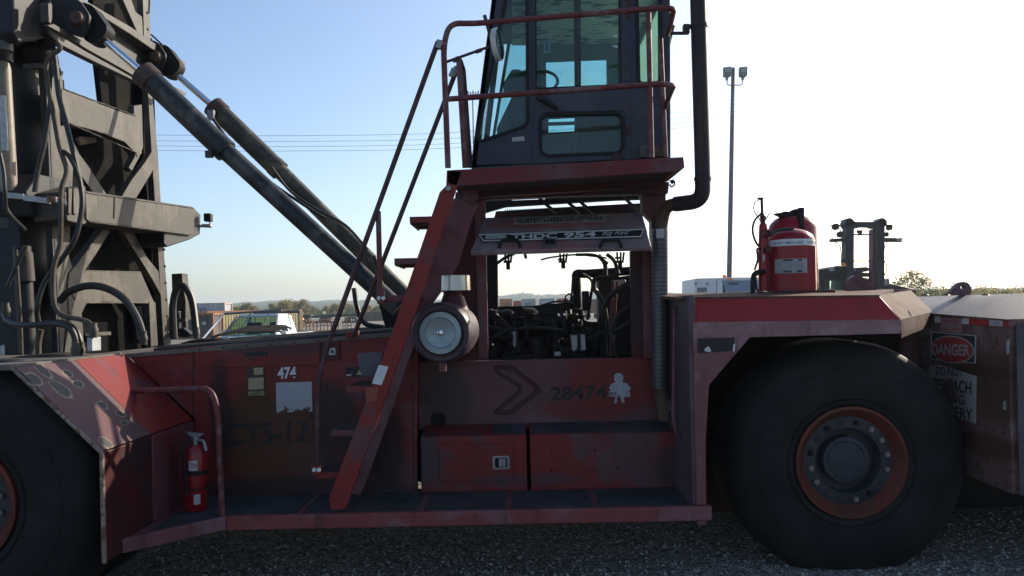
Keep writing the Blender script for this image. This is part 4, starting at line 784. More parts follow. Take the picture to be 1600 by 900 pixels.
def clevis(dx, dy, Y0, sc):
    P = lambda x, y, Y: at(dx + x * sc, dy + y * sc, Y)
    for Yq in (Y0 - .13, Y0 + .10):
        s = MB(); s.sheet([P(x, y, Yq) for x, y in rnd([(-42, -40), (0, -28), (16, -4), (14, 12), (4, 30), (-48, 14)], 6)], (0, .035, 0)); cl = s.build('clevis_plate', M['mastdk'], mast, .004)
    b = MB(); b.lathe([(-.02, .045), (.02, .06), (.26, .06)], P(-4, 0, Y0 - .15), (0, 1, 0), 16); b.build('clevis_pin', worn('rusty_pin', (.1, .06, .05), (.14, .08, .06), .5, rust=.4), mast)
    s = MB(); s.sheet([P(x, y, Y0 - .06) for x, y in rnd([(2, -26), (20, -20), (44, 14), (40, 26), (26, 40), (8, 36), (0, 10)], 6)], (0, .13, 0)); s.build('rod_eye', M['grease'], mast, .01)
clevis(124, 28, 6.05, 1.0); clevis(246, 88, 7.6, .82)
mp([(268, 133), (278, 138), (292, 146), (288, 150), (272, 143)], -3.2, .06, 'hose_guard', M['mast'], mast)
for (x, y, X_) in [(106, 150 + k * 11, XA) for k in range(4)] + [(230 + k * .9, 20 + k * 26, XA) for k in range(5)] + [(256 + k * 1.2, 390 + k * 26, XA) for k in range(6)] + [(122, 500 + k * 13, XA) for k in range(4)]:
    b = MB(); b.lathe([(-.004, .014), (.010, .013), (.012, .006)], mx(x, y, X_), ML, 6); b.build('bolt', M['mastdk'], mast)
for x0, y0, x1, y1, X_ in ((136, 301, 303, 325, XB), (139, 346, 300, 367, XB), (100, 139, 212, 181, XA + .02), (110, 193, 213, 238, XA + .02), (134, 423, 220, 425, XA), (138, 473, 240, 473, XA), (99, 125, 104, 195, XA)):
    b = MB(); b.tube([mx(x0 + (x1 - x0) * k / 14, y0 + (y1 - y0) * k / 14 + .5 * (k % 2), X_ + .003) for k in range(15)], .005, 6); b.build('weld_bead', M['mast'], mast)
# ---- tilt cylinders
def cylinder(p, Y, r, m):
    P = [at(*q, Y) for q in p]; b = MB(); b.tube([P[0], P[1]], r[0], 16); cy = b.build('tilt_cylinder', M['chrome'], H)
    d_ = (P[2] - P[1]).normalized()
    b = MB(); b.tube([P[1] - d_ * .02, P[1] + d_ * .09], r[1] * 1.13, 24); b.build('cylinder_gland', worn('rusty_gland', (.06, .04, .035), (.1, .06, .045), .5, rust=.3), cy)
    b = MB(); b.tube([P[1] + d_ * .05, P[2]], r[1], 24); b.build('cylinder_barrel', M[m], cy)
    b = MB(); b.tube([P[2] - d_ * .03, P[2] + d_ * .05], r[1] * 1.05, 24); b.build('cylinder_ring', M[m], cy)
    b = MB(); b.tube([P[2], P[3]], r[2], 24); b.build('cylinder_sleeve', M[m], cy)
    return cy
cy1 = cylinder([(160, 60), (226, 116), (346, 230), (622, 482)], 6.05, (.028, .086, .068), 'cyl')
cy2 = cylinder([(280, 120), (335, 168), (432, 262), (650, 478)], 7.6, (.03, .092, .075), 'cyl2')
b = MB(); b.box(at(327, 241, 5.95), (.05, .04, .05)); b.build('cylinder_port', M['cyl'], cy1)
b = MB(); b.box(at(330, 180, 7.45), (.06, .05, .09)); b.build('cylinder_port', M['steel'], cy2)
for pts, r in (([(333, 186, 7.4), (350, 210, 7.4), (375, 245, 7.4), (430, 290, 7.4), (490, 330, 7.35), (510, 342, 7.35)], .014), ([(425, 262, 7.4), (455, 300, 7.4), (500, 330, 7.4), (540, 352, 7.4), (575, 390, 7.4)], .012), ([(553, 450, 6.9), (558, 480, 6.9), (570, 505, 6.9), (600, 512, 6.9)], .022), ([(585, 400, 7.2), (592, 430, 7.2), (600, 452, 7.2), (620, 465, 7.2)], .02)):
    b = MB(); b.tube(arc([at(*q) for q in pts], 6), r, 8); b.build('hydraulic_hose', M['hose'], H)
pl([(590, 470), (640, 462), (640, 520), (604, 520), (596, 490)], 6.6, 1.4, 'cylinder_anchor', M['grease'], H)
# ---- mast lift cylinders and tubes at the far left
b = MB(); b.tube([at(2, -30, 5.75), at(3, 96, 5.75)], .07, 18); lc = b.build('lift_cylinder', M['mastdk'], mast)
b = MB(); b.tube([at(3, 92, 5.75), at(4, 108, 5.75), at(15, 300, 5.75)], [.04, .055, .055], 18); b.build('cylinder_barrel', worn('pale_cylinder_paint', (.2, .17, .13), (.26, .225, .18), .5, rust=.14, fs=3), lc)
b = MB(); b.tube([at(3, 20, 5.6), at(5, 40, 5.6)], .05, 14); b.build('cylinder_band', plain('pale_band', (.34, .36, .34), .5), lc); b = MB(); b.tube([at(4, 42, 5.62), at(6, 80, 5.62)], .06, 14); b.build('cylinder_band', plain('dark_green_band', (.05, .07, .05), .5), lc)
b = MB(); b.tube([at(4, 150, 5.55), at(8, 236, 5.55)], .022, 12); b.build('hose_sleeve', M['offw'], lc)
b = MB(); b.sheet(atL([(14, 253), (25, 253), (25, 276), (18, 272)], 5.68), (0, .003, 0)); b.build('orange_label', plain('sun_bleached_label', (.55, .36, .25), .6), lc)
b = MB(); b.tube([at(34, 385, 5.8), at(44, 560, 5.8)], .06, 16); b.build('lift_cylinder', M['mastdk'], mast); b = MB(); b.tube([at(36, 395, 5.75), at(40, 440, 5.75)], .062, 16); b.build('cylinder_barrel', M['mast'], lc)
pl([(0, 330), (12, 330), (20, 575), (0, 578)], 5.9, .3, 'mast_plate', plain('dark_green_plate', (.035, .05, .035), .6, 0, .4), mast); pl([(0, 540), (7, 538), (8, 562), (0, 565)], 5.7, .05, 'mast_bracket', M['steel'], mast)
bk = MB(); bk.sheet(atL([(8, 300), (36, 303), (36, 311), (8, 309)], 5.6), (0, .02, 0)); bk.sheet(atL([(36, 304), (78, 310), (77, 318), (36, 313)], 5.55), (0, .02, 0)); hb = bk.build('hose_clamp_bar', M['offw'], mast, .002)
pl([(72, 306), (87, 307), (87, 316), (73, 316)], 5.52, .03, 'clamp_block', worn('rusty_clamp', (.2, .1, .07), (.25, .14, .1), .5, rust=.4), mast); pl([(88, 310), (100, 311), (102, 319), (98, 320), (88, 316)], 5.5, .03, 'clamp_block', M['offw'], mast)
bk = MB(); bk.sheet(atL([(36, 100), (58, 98), (72, 100), (95, 110), (95, 115), (70, 106), (36, 106)], 5.75), (0, .03, 0)); bk.build('hose_clamp_bar', M['mast'], mast)
for pts, r, m in (([(90, 68, 5.75), (94, 74, 5.7), (90, 80, 5.7), (78, 88, 5.7), (72, 104, 5.7), (76, 140, 5.7), (84, 180, 5.7), (92, 225, 5.65), (98, 245, 5.6), (104, 268, 5.55), (96, 295, 5.5), (95, 330, 5.48), (94, 380, 5.48), (84, 420, 5.45), (84, 470, 5.42), (96, 492, 5.4), (125, 499, 5.35), (140, 505, 5.3), (146, 518, 5.3)], .017, 'hose2'),
                  ([(85, 86, 5.72), (88, 110, 5.7), (92, 150, 5.7), (104, 195, 5.65), (115, 240, 5.62), (126, 290, 5.6), (128, 325, 5.58), (118, 370, 5.56), (100, 400, 5.56), (70, 440, 5.56), (58, 480, 5.56), (60, 505, 5.6)], .018, 'hose'),
                  ([(80, 92, 5.75), (80, 130, 5.75), (78, 170, 5.72), (70, 220, 5.7), (60, 262, 5.7), (54, 300, 5.7)], .018, 'hose'),
                  ([(94, 470, 5.9), (108, 456, 5.85), (135, 447, 5.8), (165, 450, 5.75), (195, 468, 5.7), (215, 500, 5.68), (224, 530, 5.68)], .027, 'hose'),
                  ([(6, 490, 5.6), (14, 502, 5.5), (40, 508, 5.4), (80, 506, 5.35), (105, 510, 5.3), (116, 525, 5.3), (118, 546, 5.3)], .02, 'hose'),
                  ([(70, 505, 5.5), (95, 504, 5.45), (115, 512, 5.4), (124, 530, 5.38), (126, 546, 5.38)], .02, 'hose'),
                  ([(64, 515, 5.5), (60, 535, 5.5), (60, 560, 5.5)], .02, 'hose2'), ([(98, 236, 5.6), (108, 244, 5.6), (118, 262, 5.6), (124, 280, 5.6)], .016, 'hose'),
                  ([(272, 530, 7.3), (270, 480, 7.3), (276, 452, 7.3), (288, 448, 7.3), (300, 470, 7.3), (307, 523, 7.2)], .032, 'hose'),
                  ([(25, 390, 5.6), (28, 440, 5.6), (32, 500, 5.6), (34, 562, 5.6)], .012, 'hose2'), ([(40, 385, 5.6), (28, 410, 5.6), (12, 448, 5.6)], .014, 'hose'), ([(0, 240, 5.5), (6, 270, 5.5), (8, 300, 5.5), (12, 330, 5.55), (40, 360, 5.6)], .014, 'hose'),
                  ([(234, -5, 7.5), (233, 20, 7.5)], .01, 'hose'), ([(236, 54, 7.5), (245, 62, 7.5), (253, 70, 7.5), (252, 72, 7.5)], .008, 'hose')):
    b = MB(); b.tube(arc([at(*q) for q in pts], 6), r, 9); b.build('hydraulic_hose', M[m], H)
for (x, y, Y) in ((118, 546, 5.3), (126, 546, 5.38), (9, 484, 5.6), (307, 520, 7.2), (224, 528, 5.68), (146, 516, 5.3)):
    b = MB(); a = at(x, y, Y); b.lathe([(-.05, .026), (-.02, .026), (-.02, .031), (.01, .031), (.02, .024), (.05, .024)], a, (0, 0, 1), 10); b.build('hose_fitting', M['mast'], H)
b = MB(); b.span(at(136, 549, 5.3), at(158, 526, 5.42)); b.build('valve_block', plain('pale_valve_block', (.42, .44, .45), .5, .2, .3, 12), H, .005)
# far-side valve gear right of the mast
pl([(268, 428), (284, 427), (286, 447), (290, 470), (290, 500), (270, 500)], 8.2, .15, 'valve_gear', M['mast'], H); pl([(274, 486), (279, 486), (279, 524), (274, 524)], 8.1, .06, 'valve_gear', M['mastdk'], H); pl([(284, 486), (290, 486), (291, 524), (286, 524)], 8.1, .06, 'valve_gear', M['mastdk'], H)
pl([(276, 498), (290, 497), (290, 503), (276, 504)], 8.05, .05, 'valve_gear', M['mast'], H); pl([(276, 514), (286, 512), (298, 522), (290, 528), (276, 526)], 8.0, .1, 'valve_gear', M['mastdk'], H)
# flat rubber hoses lying along the deck
rr = random.Random(11)
def dz_(x): return zd0 + (x + 2.74) * (zd1 - zd0) / 2.32
for k in range(15):                                             # flattened, dusty, overlapping
    y = 5.76 + k * .2; x0, x1 = -3.0 + rr.random() * .9, -1.2 + rr.random() * .75; pts = []
    for j in range(6):
        x = x0 + (x1 - x0) * j / 5; pts.append((x, y + .05 * math.sin(j * 1.7 + k), dz_(x) + .006 + .004 * math.sin(j * 2.1 + k * 3)))
    b = MB(); b.tube(arc(pts, 5), .016 + .005 * (k % 2), 8); b.build('deck_hose', M['hose2'] if k % 4 else M['hose'], H)
for (x0, y0, x1, y1, Y) in ((335, 522, 450, 514, 8.2), (345, 519.5, 455, 511.5, 8.3), (360, 517, 450, 509, 8.4), (330, 524, 440, 517, 8.1)):
    b = MB(); b.tube(arc([at(x0, y0 + 3, Y), at((x0 + x1) / 2 - 20, (y0 + y1) / 2 - 1, Y), at(x1 - 10, y1, Y), at(x1, y1 + 3, Y)], 6), .011, 8); b.build('deck_hose', M['strap'], H)
HAZE = .0004
# ================================================================== THINGS ON THE HANDLER
def P2(pts, Y, t, name, m, parent, holes=(), bevel=.0):
    s = MB(); s.sheet(atL(pts, Y), (0, t, 0), [atL(h, Y) for h in holes]); return s.build(name, m, parent, bevel)
ec = at(303, 797, 5.24); ec.z = .519; ec.x = at(304, 740, 5.24).x
FE = thing('fire_extinguisher', 'red hand fire extinguisher with black strap standing on the step beside the grab rail', 'fire extinguisher', ec)
ea = Vector((.015, .02, 1)).normalized(); b = MB(); b.lathe([(0, .064), (.012, .072), (.36, .072), (.40, .06), (.425, .04), (.43, .025)], ec, ea, 32); cyl_ = b.build('cylinder', M['ext'], FE)
b = MB(); b.lathe([(.425, .022), (.46, .022), (.462, .03), (.48, .03)], ec, ea, 16); b.build('valve', M['steel'], FE)
top_ = ec + ea * .48; b = MB(); b.hull8([top_ + Vector(v) for v in ((-.02, -.012, -.005), (.02, -.012, -.005), (.02, .012, -.005), (-.02, .012, -.005))], [top_ + Vector(v) for v in ((-.06, -.01, .035), (.06, -.01, .02), (.06, .01, .02), (-.06, .01, .035))]); b.build('squeeze_handle', M['steel'], FE)
b = MB(); b.tube(arc([top_ + Vector((.02, -.01, -.02)), top_ + Vector((.06, -.02, -.03)), top_ + Vector((.08, -.03, -.09))], 5), .011, 8); b.build('discharge_hose', M['steel'], FE)
b = MB(); b.tube(arc([top_ + Vector((-.02, -.01, 0)), top_ + Vector((-.05, -.06, -.08)), top_ + Vector((-.03, -.09, -.25)), top_ + Vector((-.02, -.09, -.36))], 5), .010, 8); b.build('discharge_hose', M['black'], FE)
b = MB(); b.lathe([(.235, .0745), (.265, .0745)], ec, ea, 32); b.build('strap', M['black'], FE); b = MB(); b.lathe([(.14, .0738), (.15, .0738)], ec, ea, 32); b.build('strap', M['black'], FE)
def curved(c, ax, r, a0, a1, h0, h1, name, m, par, n=6):
    b = MB(); v = [c + ax * h + Vector((math.sin(a), -math.cos(a), 0)) * r for h in (h0, h1) for a in [a0 + (a1 - a0) * k / n for k in range(n + 1)]]
    b.add(v, [(k, k + 1, k + n + 2, k + n + 1) for k in range(n)]); return b.build(name, m, par)
curved(ec, ea, .0745, -.2, .55, .27, .335, 'label_panel', M['offw'], FE); curved(ec, ea, .0749, .0, .5, .285, .318, 'label_print', plain('pinkish_print', (.45, .25, .26), .6, 0, .5, 60), FE); curved(ec, ea, .0745, .25, .8, .05, .115, 'label_panel', M['offw'], FE)
# fire suppression tanks on the rear deck
def tank(c, r, h, label, band=True):
    T = thing('fire_suppression_tank', label, 'pressure tank', c, 'red fire suppression tanks on the rear deck')
    b = MB(); b.lathe([(0, r * .97), (.01, r), (h * .80, r), (h * .87, r * .93), (h * .94, r * .72), (h * .99, r * .35), (h, .03)], c, (0, 0, 1), 48); b.build('vessel', M['tankred'], T)
    return T
Yt = 5.75; tc = at(1236, 455, Yt); tr_ = (at(1272, 400, Yt).x - at(1198, 400, Yt).x) / 2 * .985; hgt = at(1236, 357, Yt).z - tc.z; tc.x = (at(1272, 400, Yt).x + at(1198, 400, Yt).x) / 2
T1 = tank(tc, tr_, hgt, 'front red fire suppression tank with a white lettered band round its shoulder')
up = Vector((0, 0, 1)); zz = lambda py: at(1236, py, Yt).z - tc.z
curved(tc, up, tr_ * 1.006, -1.5, 1.45, zz(386), zz(376), 'label_band', plain('white_band', (.62, .66, .68), .4, 0, .1), T1, 20)
def wrap_text(s, c, r, a0, a1, z0, z1, m, par, bold=0):
    o = text(s, (a0, 0, z0), (a1, 0, z0), (a0, 0, z1), m, par, bold=bold, off=(0, 0, 0))
    for v in o.data.vertices: a, z = v.co.x, v.co.z; v.co = c + Vector((math.sin(a) * r, -math.cos(a) * r, z))
    return o
wrap_text('LVS WET CHEMICAL AGENT', tc, tr_ * 1.012, -1.05, .22, zz(383.8), zz(379.5), M['ink'], T1, .01); wrap_text('LVS WET CHEMICAL', tc, tr_ * 1.012, .42, 1.35, zz(383.6), zz(379.6), M['ink'], T1, .01)
curved(tc, up, tr_ * 1.03, -1.57, 1.57, zz(455), zz(387), 'tank_bracket', M['tankred'], T1, 24)
curved(tc, up, tr_ * 1.045, -.98, .33, zz(428), zz(406), 'data_plate', plain('grey_data_plate', (.3, .3, .31), .45, .2, .3, 30), T1, 12)
for a0, a1, z0, z1 in ((-.62, -.25, 409.5, 407), (-.05, .12, 409.5, 407), (-.62, -.3, 427, 424), (-.1, .1, 427, 424)): curved(tc, up, tr_ * 1.052, a0, a1, zz(z0), zz(z1), 'plate_print', M['ink'], T1, 4)
for k in range(5): curved(tc, up, tr_ * 1.052, -.8, .15, zz(422 - k * 2.4), zz(421.2 - k * 2.4), 'plate_print', plain('faint_print', (.2, .2, .21), .6), T1, 6)
b = MB(); b.sheet(atL([(1252, 386), (1274, 384), (1275, 455), (1253, 455)], Yt - tr_ * .95), (0, .012, 0)); b.build('bracket_plate', M['tankred'], T1, .002)
b = MB(); b.span((tc.x - tr_ * 1.1, tc.y - tr_, tc.z - .02), (tc.x + tr_ * 1.5, tc.y + tr_, tc.z + .002)); b.build('base_plate', M['dkred'], T1, .003)
b = MB(); b.tube(arc([at(1203, 368, 5.6), at(1215, 360, 5.62), at(1240, 357, 5.6)], 5), .012, 8); b.build('pipe', M['hose'], T1)
Y2 = 6.25; t2c = at(1236, 452, Y2); r2 = .185; h2 = at(1236, 335, Y2).z - t2c.z; t2c.x = at(1238, 350, Y2).x
T2 = tank(t2c, r2, h2, 'rear red fire suppression tank topped by a black valve, behind the banded tank')
P2([(1212, 333), (1222, 332), (1226, 330), (1238, 331), (1240, 327), (1252, 325), (1256, 328), (1257, 345), (1252, 345), (1250, 338), (1236, 341), (1222, 338)], 6.15, .08, 'tank_valve', M['black'], T2, bevel=.006)
P2([(1249, 324), (1257, 324), (1257, 358), (1250, 358)], 6.05, .06, 'valve_tube', M['black'], T2, bevel=.006)
P2([(1254, 346), (1265, 347), (1266, 380), (1255, 380)], 6.1, .05, 'valve_bracket', M['tankred'], T2, bevel=.004); P2([(1256, 356), (1262, 356), (1262, 362), (1257, 362)], 6.08, .01, 'valve_tag', M['offw'], T2)
G = at(1190, 455, 5.7); NB = thing('gas_cartridge', 'slim red gas cartridge with brass actuator standing left of the red tanks', 'gas cylinder', G)
b = MB(); b.tube([at(1193, 455, 5.7), at(1193, 385, 5.7), at(1193, 362, 5.7), at(1192, 350, 5.7)], [.036, .036, .033, .026], 16); b.build('cartridge_body', M['tankred'], NB)
b = MB(); b.tube([at(1192, 352, 5.7), at(1192, 340, 5.7), at(1191, 334, 5.7), at(1190, 310, 5.7)], [.02, .018, .011, .010], 10); b.lathe([(-.01, .022), (.012, .022)], at(1192, 340, 5.7), (0, 0, 1), 8); b.box(at(1188, 310, 5.7), (.04, .02, .012)); b.build('actuator', M['dkred'], NB)
b = MB(); b.lathe([(0, .028), (.05, .028)], at(1196, 366, 5.68), (0, -1, 0), 12); b.lathe([(0, .026), (.06, .024)], at(1197, 390, 5.68), (0, -1, 0), 12); b.build('regulator', M['dkred'], NB)
P2([(1192, 398), (1195, 398), (1195, 408), (1192, 408)], 5.655, .006, 'cartridge_label', M['offw'], NB)
for pts, r in (([(1189, 311, 5.7), (1180, 316, 5.7), (1178, 328, 5.7), (1186, 342, 5.7), (1190, 348, 5.7)], .004), ([(1196, 344, 5.7), (1204, 332, 5.75), (1216, 329, 6.1)], .004), ([(1190, 333, 5.7), (1179, 345, 5.7), (1176, 362, 5.7), (1182, 380, 5.7), (1190, 388, 5.68)], .008), ([(1190, 392, 5.68), (1183, 389, 5.68), (1184, 405, 5.68), (1179, 422, 5.68)], .008), ([(1180, 424, 5.68), (1182, 448, 5.68), (1188, 458, 5.68), (1196, 446, 5.68)], .007)):
    b = MB(); b.tube(arc([at(*q) for q in pts], 5), r, 6); b.build('wire', M['hose'], NB)
b = MB(); b.tube(bend([at(1176, 458, 5.65), at(1177, 426, 5.65), at(1196, 424, 5.65)], .05, 5), .018, 10); b.build('pipe', M['black'], NB)

# ================================================================== FAR SETTING
def hill_mat(name, c0, c1, c2):
    t = NT(name); n = t.noise(.09, 6, rough=.7); c = t.mix(t.step(n, .35, .65), c0, c1); c = t.mix(t.step(t.noise(.02, 4), .5, .65), c, c2); t.bump(t.noise(.25, 4), 1, 3); return t.fin(c, .9, 0, .1)
rr = random.Random(21)
def hills(name, x0, x1, dx, rows, ridge, m):
    n = int((x1 - x0) / dx) + 1; b = MB(); vs = []
    for (y, f) in rows:
        for i in range(n):
            x = x0 + i * dx; z = f * ridge(x) + (rr.random() - .5) * 3.0 * f + (1.6 * f * math.sin(x * .11) * math.sin(x * .037 + 1)); vs.append((x, y + (rr.random() - .5) * 6, z if f > 0 else -1))
    fs = [(r * n + i, r * n + i + 1, (r + 1) * n + i + 1, (r + 1) * n + i) for r in range(len(rows) - 1) for i in range(n - 1)]
    b.add(vs, fs); return tag(b.build(name, m, smooth=False), None, None, kind='structure')
hills('hills', -1700, 1900, 4, [(500 + i * 40, (i / 15) ** .85) for i in range(16)] + [(1160, .8)], lambda x: 17.5 + 2.6 * math.sin(x * .006 + 1) + 1.8 * math.sin(x * .017) + 1.2 * math.sin(x * .041 + 2), hill_mat('wooded_hill', (.045, .06, .035), (.075, .08, .04), (.085, .075, .045)))
# trees
def leafmat(name, a, b_):
    t = NT(name); n = t.noise(1.1, 4); c = t.mix(t.step(n, .35, .65), a, b_); t.fin(c, .7, 0, .2); tl = t.n('ShaderNodeBsdfTranslucent'); t.set(tl.inputs[0], c); mx_ = t.n('ShaderNodeMixShader'); mx_.inputs[0].default_value = .55; t.t.links.new(t.b.outputs[0], mx_.inputs[1]); t.t.links.new(tl.outputs[0], mx_.inputs[2]); t.t.links.new(mx_.outputs[0], t.t.nodes['Material Output'].inputs[0]); return t.m
LM = [leafmat('olive_leaves', (.26, .21, .06), (.16, .15, .05)), leafmat('green_leaves', (.10, .125, .045), (.15, .15, .06)), leafmat('yellowing_leaves', (.28, .21, .07), (.19, .16, .055)), leafmat('pale_leaves', (.2, .18, .10), (.15, .14, .07))]
BARK = plain('bark', (.07, .055, .045), .9, 0, .4, 4)
def tree(name, label, h, w, leaves, size, lm, seed, loc, group, nbr=9, trunk=.3, fill=1.0):
    q = random.Random(seed); T = thing(name, label, 'tree' if name == 'tree' else 'bush', loc, group); b = MB(); clumps = []
    b.tube([(0, 0, 0), (.02 * h * q.uniform(-1, 1), 0, h * trunk), (q.uniform(-.04, .04) * h, 0, h * .7), (q.uniform(-.06, .06) * h, 0, h * .95)], [h * .022, h * .018, h * .010, h * .003], 7)
    for k in range(nbr):
        a = k * 2.4 + q.random(); z0 = h * (trunk * .8 + (.85 - trunk) * k / nbr); L = w * .5 * q.uniform(.6, 1.05) * (1 - .45 * k / nbr)
        e = Vector((math.cos(a) * L, math.sin(a) * L, z0 + h * q.uniform(.08, .22))); m_ = Vector((e.x * .5, e.y * .5, z0 + (e.z - z0) * .35)); b.tube([(0, 0, z0), m_, e], [h * .009, h * .006, h * .002], 5)
        clumps += [(e, .2 * w), (m_.lerp(e, .5) + Vector((0, 0, .05 * h)), .17 * w)]
    clumps.append((Vector((0, 0, h * .92)), .17 * w)); b.build('trunk', BARK, T, world=False)
    f = MB()
    for i in range(leaves):
        c, r = clumps[q.randrange(len(clumps))]
        p = c + Vector((q.gauss(0, .5), q.gauss(0, .5), q.gauss(0, .42))) * r * fill
        if p.z < .03 * h: continue
        s = size * q.uniform(.6, 1.3); u = Vector((q.gauss(0, 1), q.gauss(0, 1), q.gauss(0, .6))).normalized() * s; v = u.orthogonal().normalized() * s * .6
        f.add([p - u, p + v, p + u, p - v], [(0, 1, 2, 3)])
    f.build('crown', lm, T, smooth=False, world=False); return T
GT = 'autumn trees in front of the wooded hills'
t0 = [tree('tree', 'olive green autumn tree in the row beyond the pickup and the trailers', 7.5, 7, 2600, .26, LM[0], 1, (-60, 200, 0), GT),
      tree('tree', 'darker green bushy tree in the row beyond the pickup and the trailers', 6.5, 8, 2800, .26, LM[1], 2, (-50, 215, 0), GT),
      tree('tree', 'yellowing tree in the row beyond the pickup and the trailers', 7.0, 6, 2400, .24, LM[2], 3, (-55, 225, 0), GT)]
spots = [(372, 2, .8), (385, 0, .9), (398, 2, .75), (415, 1, .7), (428, 0, .9), (445, 2, .95), (452, 0, 1.1), (462, 0, 1.0), (473, 2, 1.05), (484, 1, .8), (495, 1, .65), (510, 0, .7), (525, 2, .8), (538, 0, .95), (548, 1, .75), (562, 1, .6), (575, 2, .7), (590, 0, .65), (360, 1, .7), (345, 0, .75), (330, 2, .7), (612, 1, .6)]
q = random.Random(9); used = set()
for i, (px, k, s) in enumerate(spots):
    Y = 175 + q.random() * 50; p = at(px, 490, Y); p.z = 0
    if k not in used: t0[k].location = p; t0[k].scale = (s * .64,) * 3; t0[k].rotation_euler.z = q.random() * 6; used.add(k)
    else: dup(t0[k], p, q.random() * 6, None, s * .64)
p = at(1424, 455, 70); p.z = 0; tree('tree', 'small sparse tree with thin pale crown standing right of the far handler', 4.4, 4.2, 2600, .10, LM[1], 12, p, None, nbr=13, trunk=.22, fill=.85)
bl = [tree('bush', 'olive bush in the scrub behind the counterweight on the right', 2.3, 4.2, 1500, .11, LM[0], 31, (0, 0, 0), 'scrub bushes behind the counterweight', 8, .1), tree('bush', 'yellowish bush in the scrub behind the counterweight on the right', 2.1, 4.0, 1500, .11, LM[2], 32, (0, 0, 0), 'scrub bushes behind the counterweight', 8, .1)]
for i in range(18):
    px = 1395 + i * 14 + q.uniform(-4, 4); Y = q.uniform(85, 105); p = at(px, 455, Y); p.z = 0; k = i % 2; s = q.uniform(1.0, 1.4)
    if i < 2: bl[k].location = p; bl[k].scale = (s,) * 3
    else: dup(bl[k], p, q.random() * 6, None, s)
# ---- freight containers
def container(label, loc, L, Wd, Hh, m, rz=0, group=None, frame=None, ribs=True, name='freight_container', cat='freight container'):
    T = thing(name, label, cat, loc, group, rz); n = max(4, int(L / .28)); prof = []
    for i in range(n):
        x = -L / 2 + .1 + (L - .2) * i / n; dx = (L - .2) / n
        prof += [(x, -Wd / 2 + .05), (x + dx * .3, -Wd / 2 + .05), (x + dx * .45, -Wd / 2 + .01), (x + dx * .85, -Wd / 2 + .01)]
    prof.append((L / 2 - .1, -Wd / 2 + .05)); back = [(x, -y) for x, y in reversed(prof)]
    b = MB(); b.sheet([(x, y, .12) for x, y in prof + back], (0, 0, Hh - .22)); b.build('wall', m, T, smooth=False, world=False)
    fm = frame or m
    for x in (-1, 1):
        for y in (-1, 1): b = MB(); b.box((x * (L / 2 - .07), y * (Wd / 2 - .07), Hh / 2), (.15, .15, Hh)); b.build('corner_post', fm, T, world=False)
    for z in (.08, Hh - .07):
        b = MB()
        for y in (-1, 1): b.box((0, y * (Wd / 2 - .05), z), (L - .3, .11, .14))
        for x in (-1, 1): b.box((x * (L / 2 - .05), 0, z), (.11, Wd - .3, .14))
        b.build('rail', fm, T, world=False)
    b = MB(); b.box((0, 0, Hh - .03), (L - .25, Wd - .25, .04)); b.build('roof', m, T, world=False)
    return T
cm = lambda n_, c_: worn(n_, c_, tuple(x * .8 for x in c_), .4, rust=.06, fs=.6, ga=.15, streak=.25)
YC = 74; p = at(390, 500, YC); p.z = 0
yc = container('pale yellow ribbed low container behind the white pickup', p, 10.6, 2.4, at(394, 485, YC).z, cm('yellow_container_paint', (.62, .5, .24)), R(56), frame=cm('orange_edge_paint', (.42, .2, .1)))
YO = 100; p0, p1 = at(270, 480, YO), at(358, 473, YO); p = (p0 + p1) / 2; p.z = p1.z - 2.6
CG = cm('grey_container_paint', (.36, .38, .4))
cc_ = container('grey container lettered COSCO standing beyond the mast', p, (p1.x - p0.x), 2.4, 2.6, CG, R(-3), frame=cm('pinkish_container_end', (.5, .36, .28)))
text('COSCO', at(282, 489, YO - 1.5), at(324, 487.5, YO - 1.5), at(282, 482, YO - 1.5), plain('dark_blue_print', (.03, .04, .07), .6), cc_, off=(0, -.1, 0), bold=.04)
b = MB(); Lc = p1.x - p0.x
for x in (-.35, .35): b.box((x * Lc, 0, -.25 - .0), (.4, 2.2, .5)); 
b.box((0, 0, -.45), (Lc, 2.3, .2)); b.build('chassis', M['grease'], cc_, world=False)
for x in (-.4, -.28, .3, .42):
    b = MB(); b.lathe([(-1.2, .45), (-1.15, .5), (-.9, .5), (.9, .5), (1.15, .5), (1.2, .45)], (x * Lc, 0, -p.z + .5), (0, 1, 0), 20); b.build('wheel', M['tyre'], cc_, world=False)
YW = 62; p0, p1 = at(270, 500, YW), at(341, 489, YW); p = (p0 + p1) / 2; p.z = 0
wg = container('dark rusty brown open container beside the yellow one', p, p1.x - p0.x, 2.4, p1.z, worn('dark_rust_wagon', (.075, .06, .055), (.11, .085, .075), .5, rust=.25, fs=.9), R(2), frame=cm('rust_orange_post', (.3, .12, .06)))
for x, z, w in ((.08, .75, .35), (.3, .6, .3), (-.2, .8, .5)): b = MB(); b.box((x * (p1.x - p0.x), -1.22, z * p1.z), (w, .01, .25)); b.build('stencil', M['offw'], wg, world=False)
GY = 'freight containers and wagon seen through the engine bay'
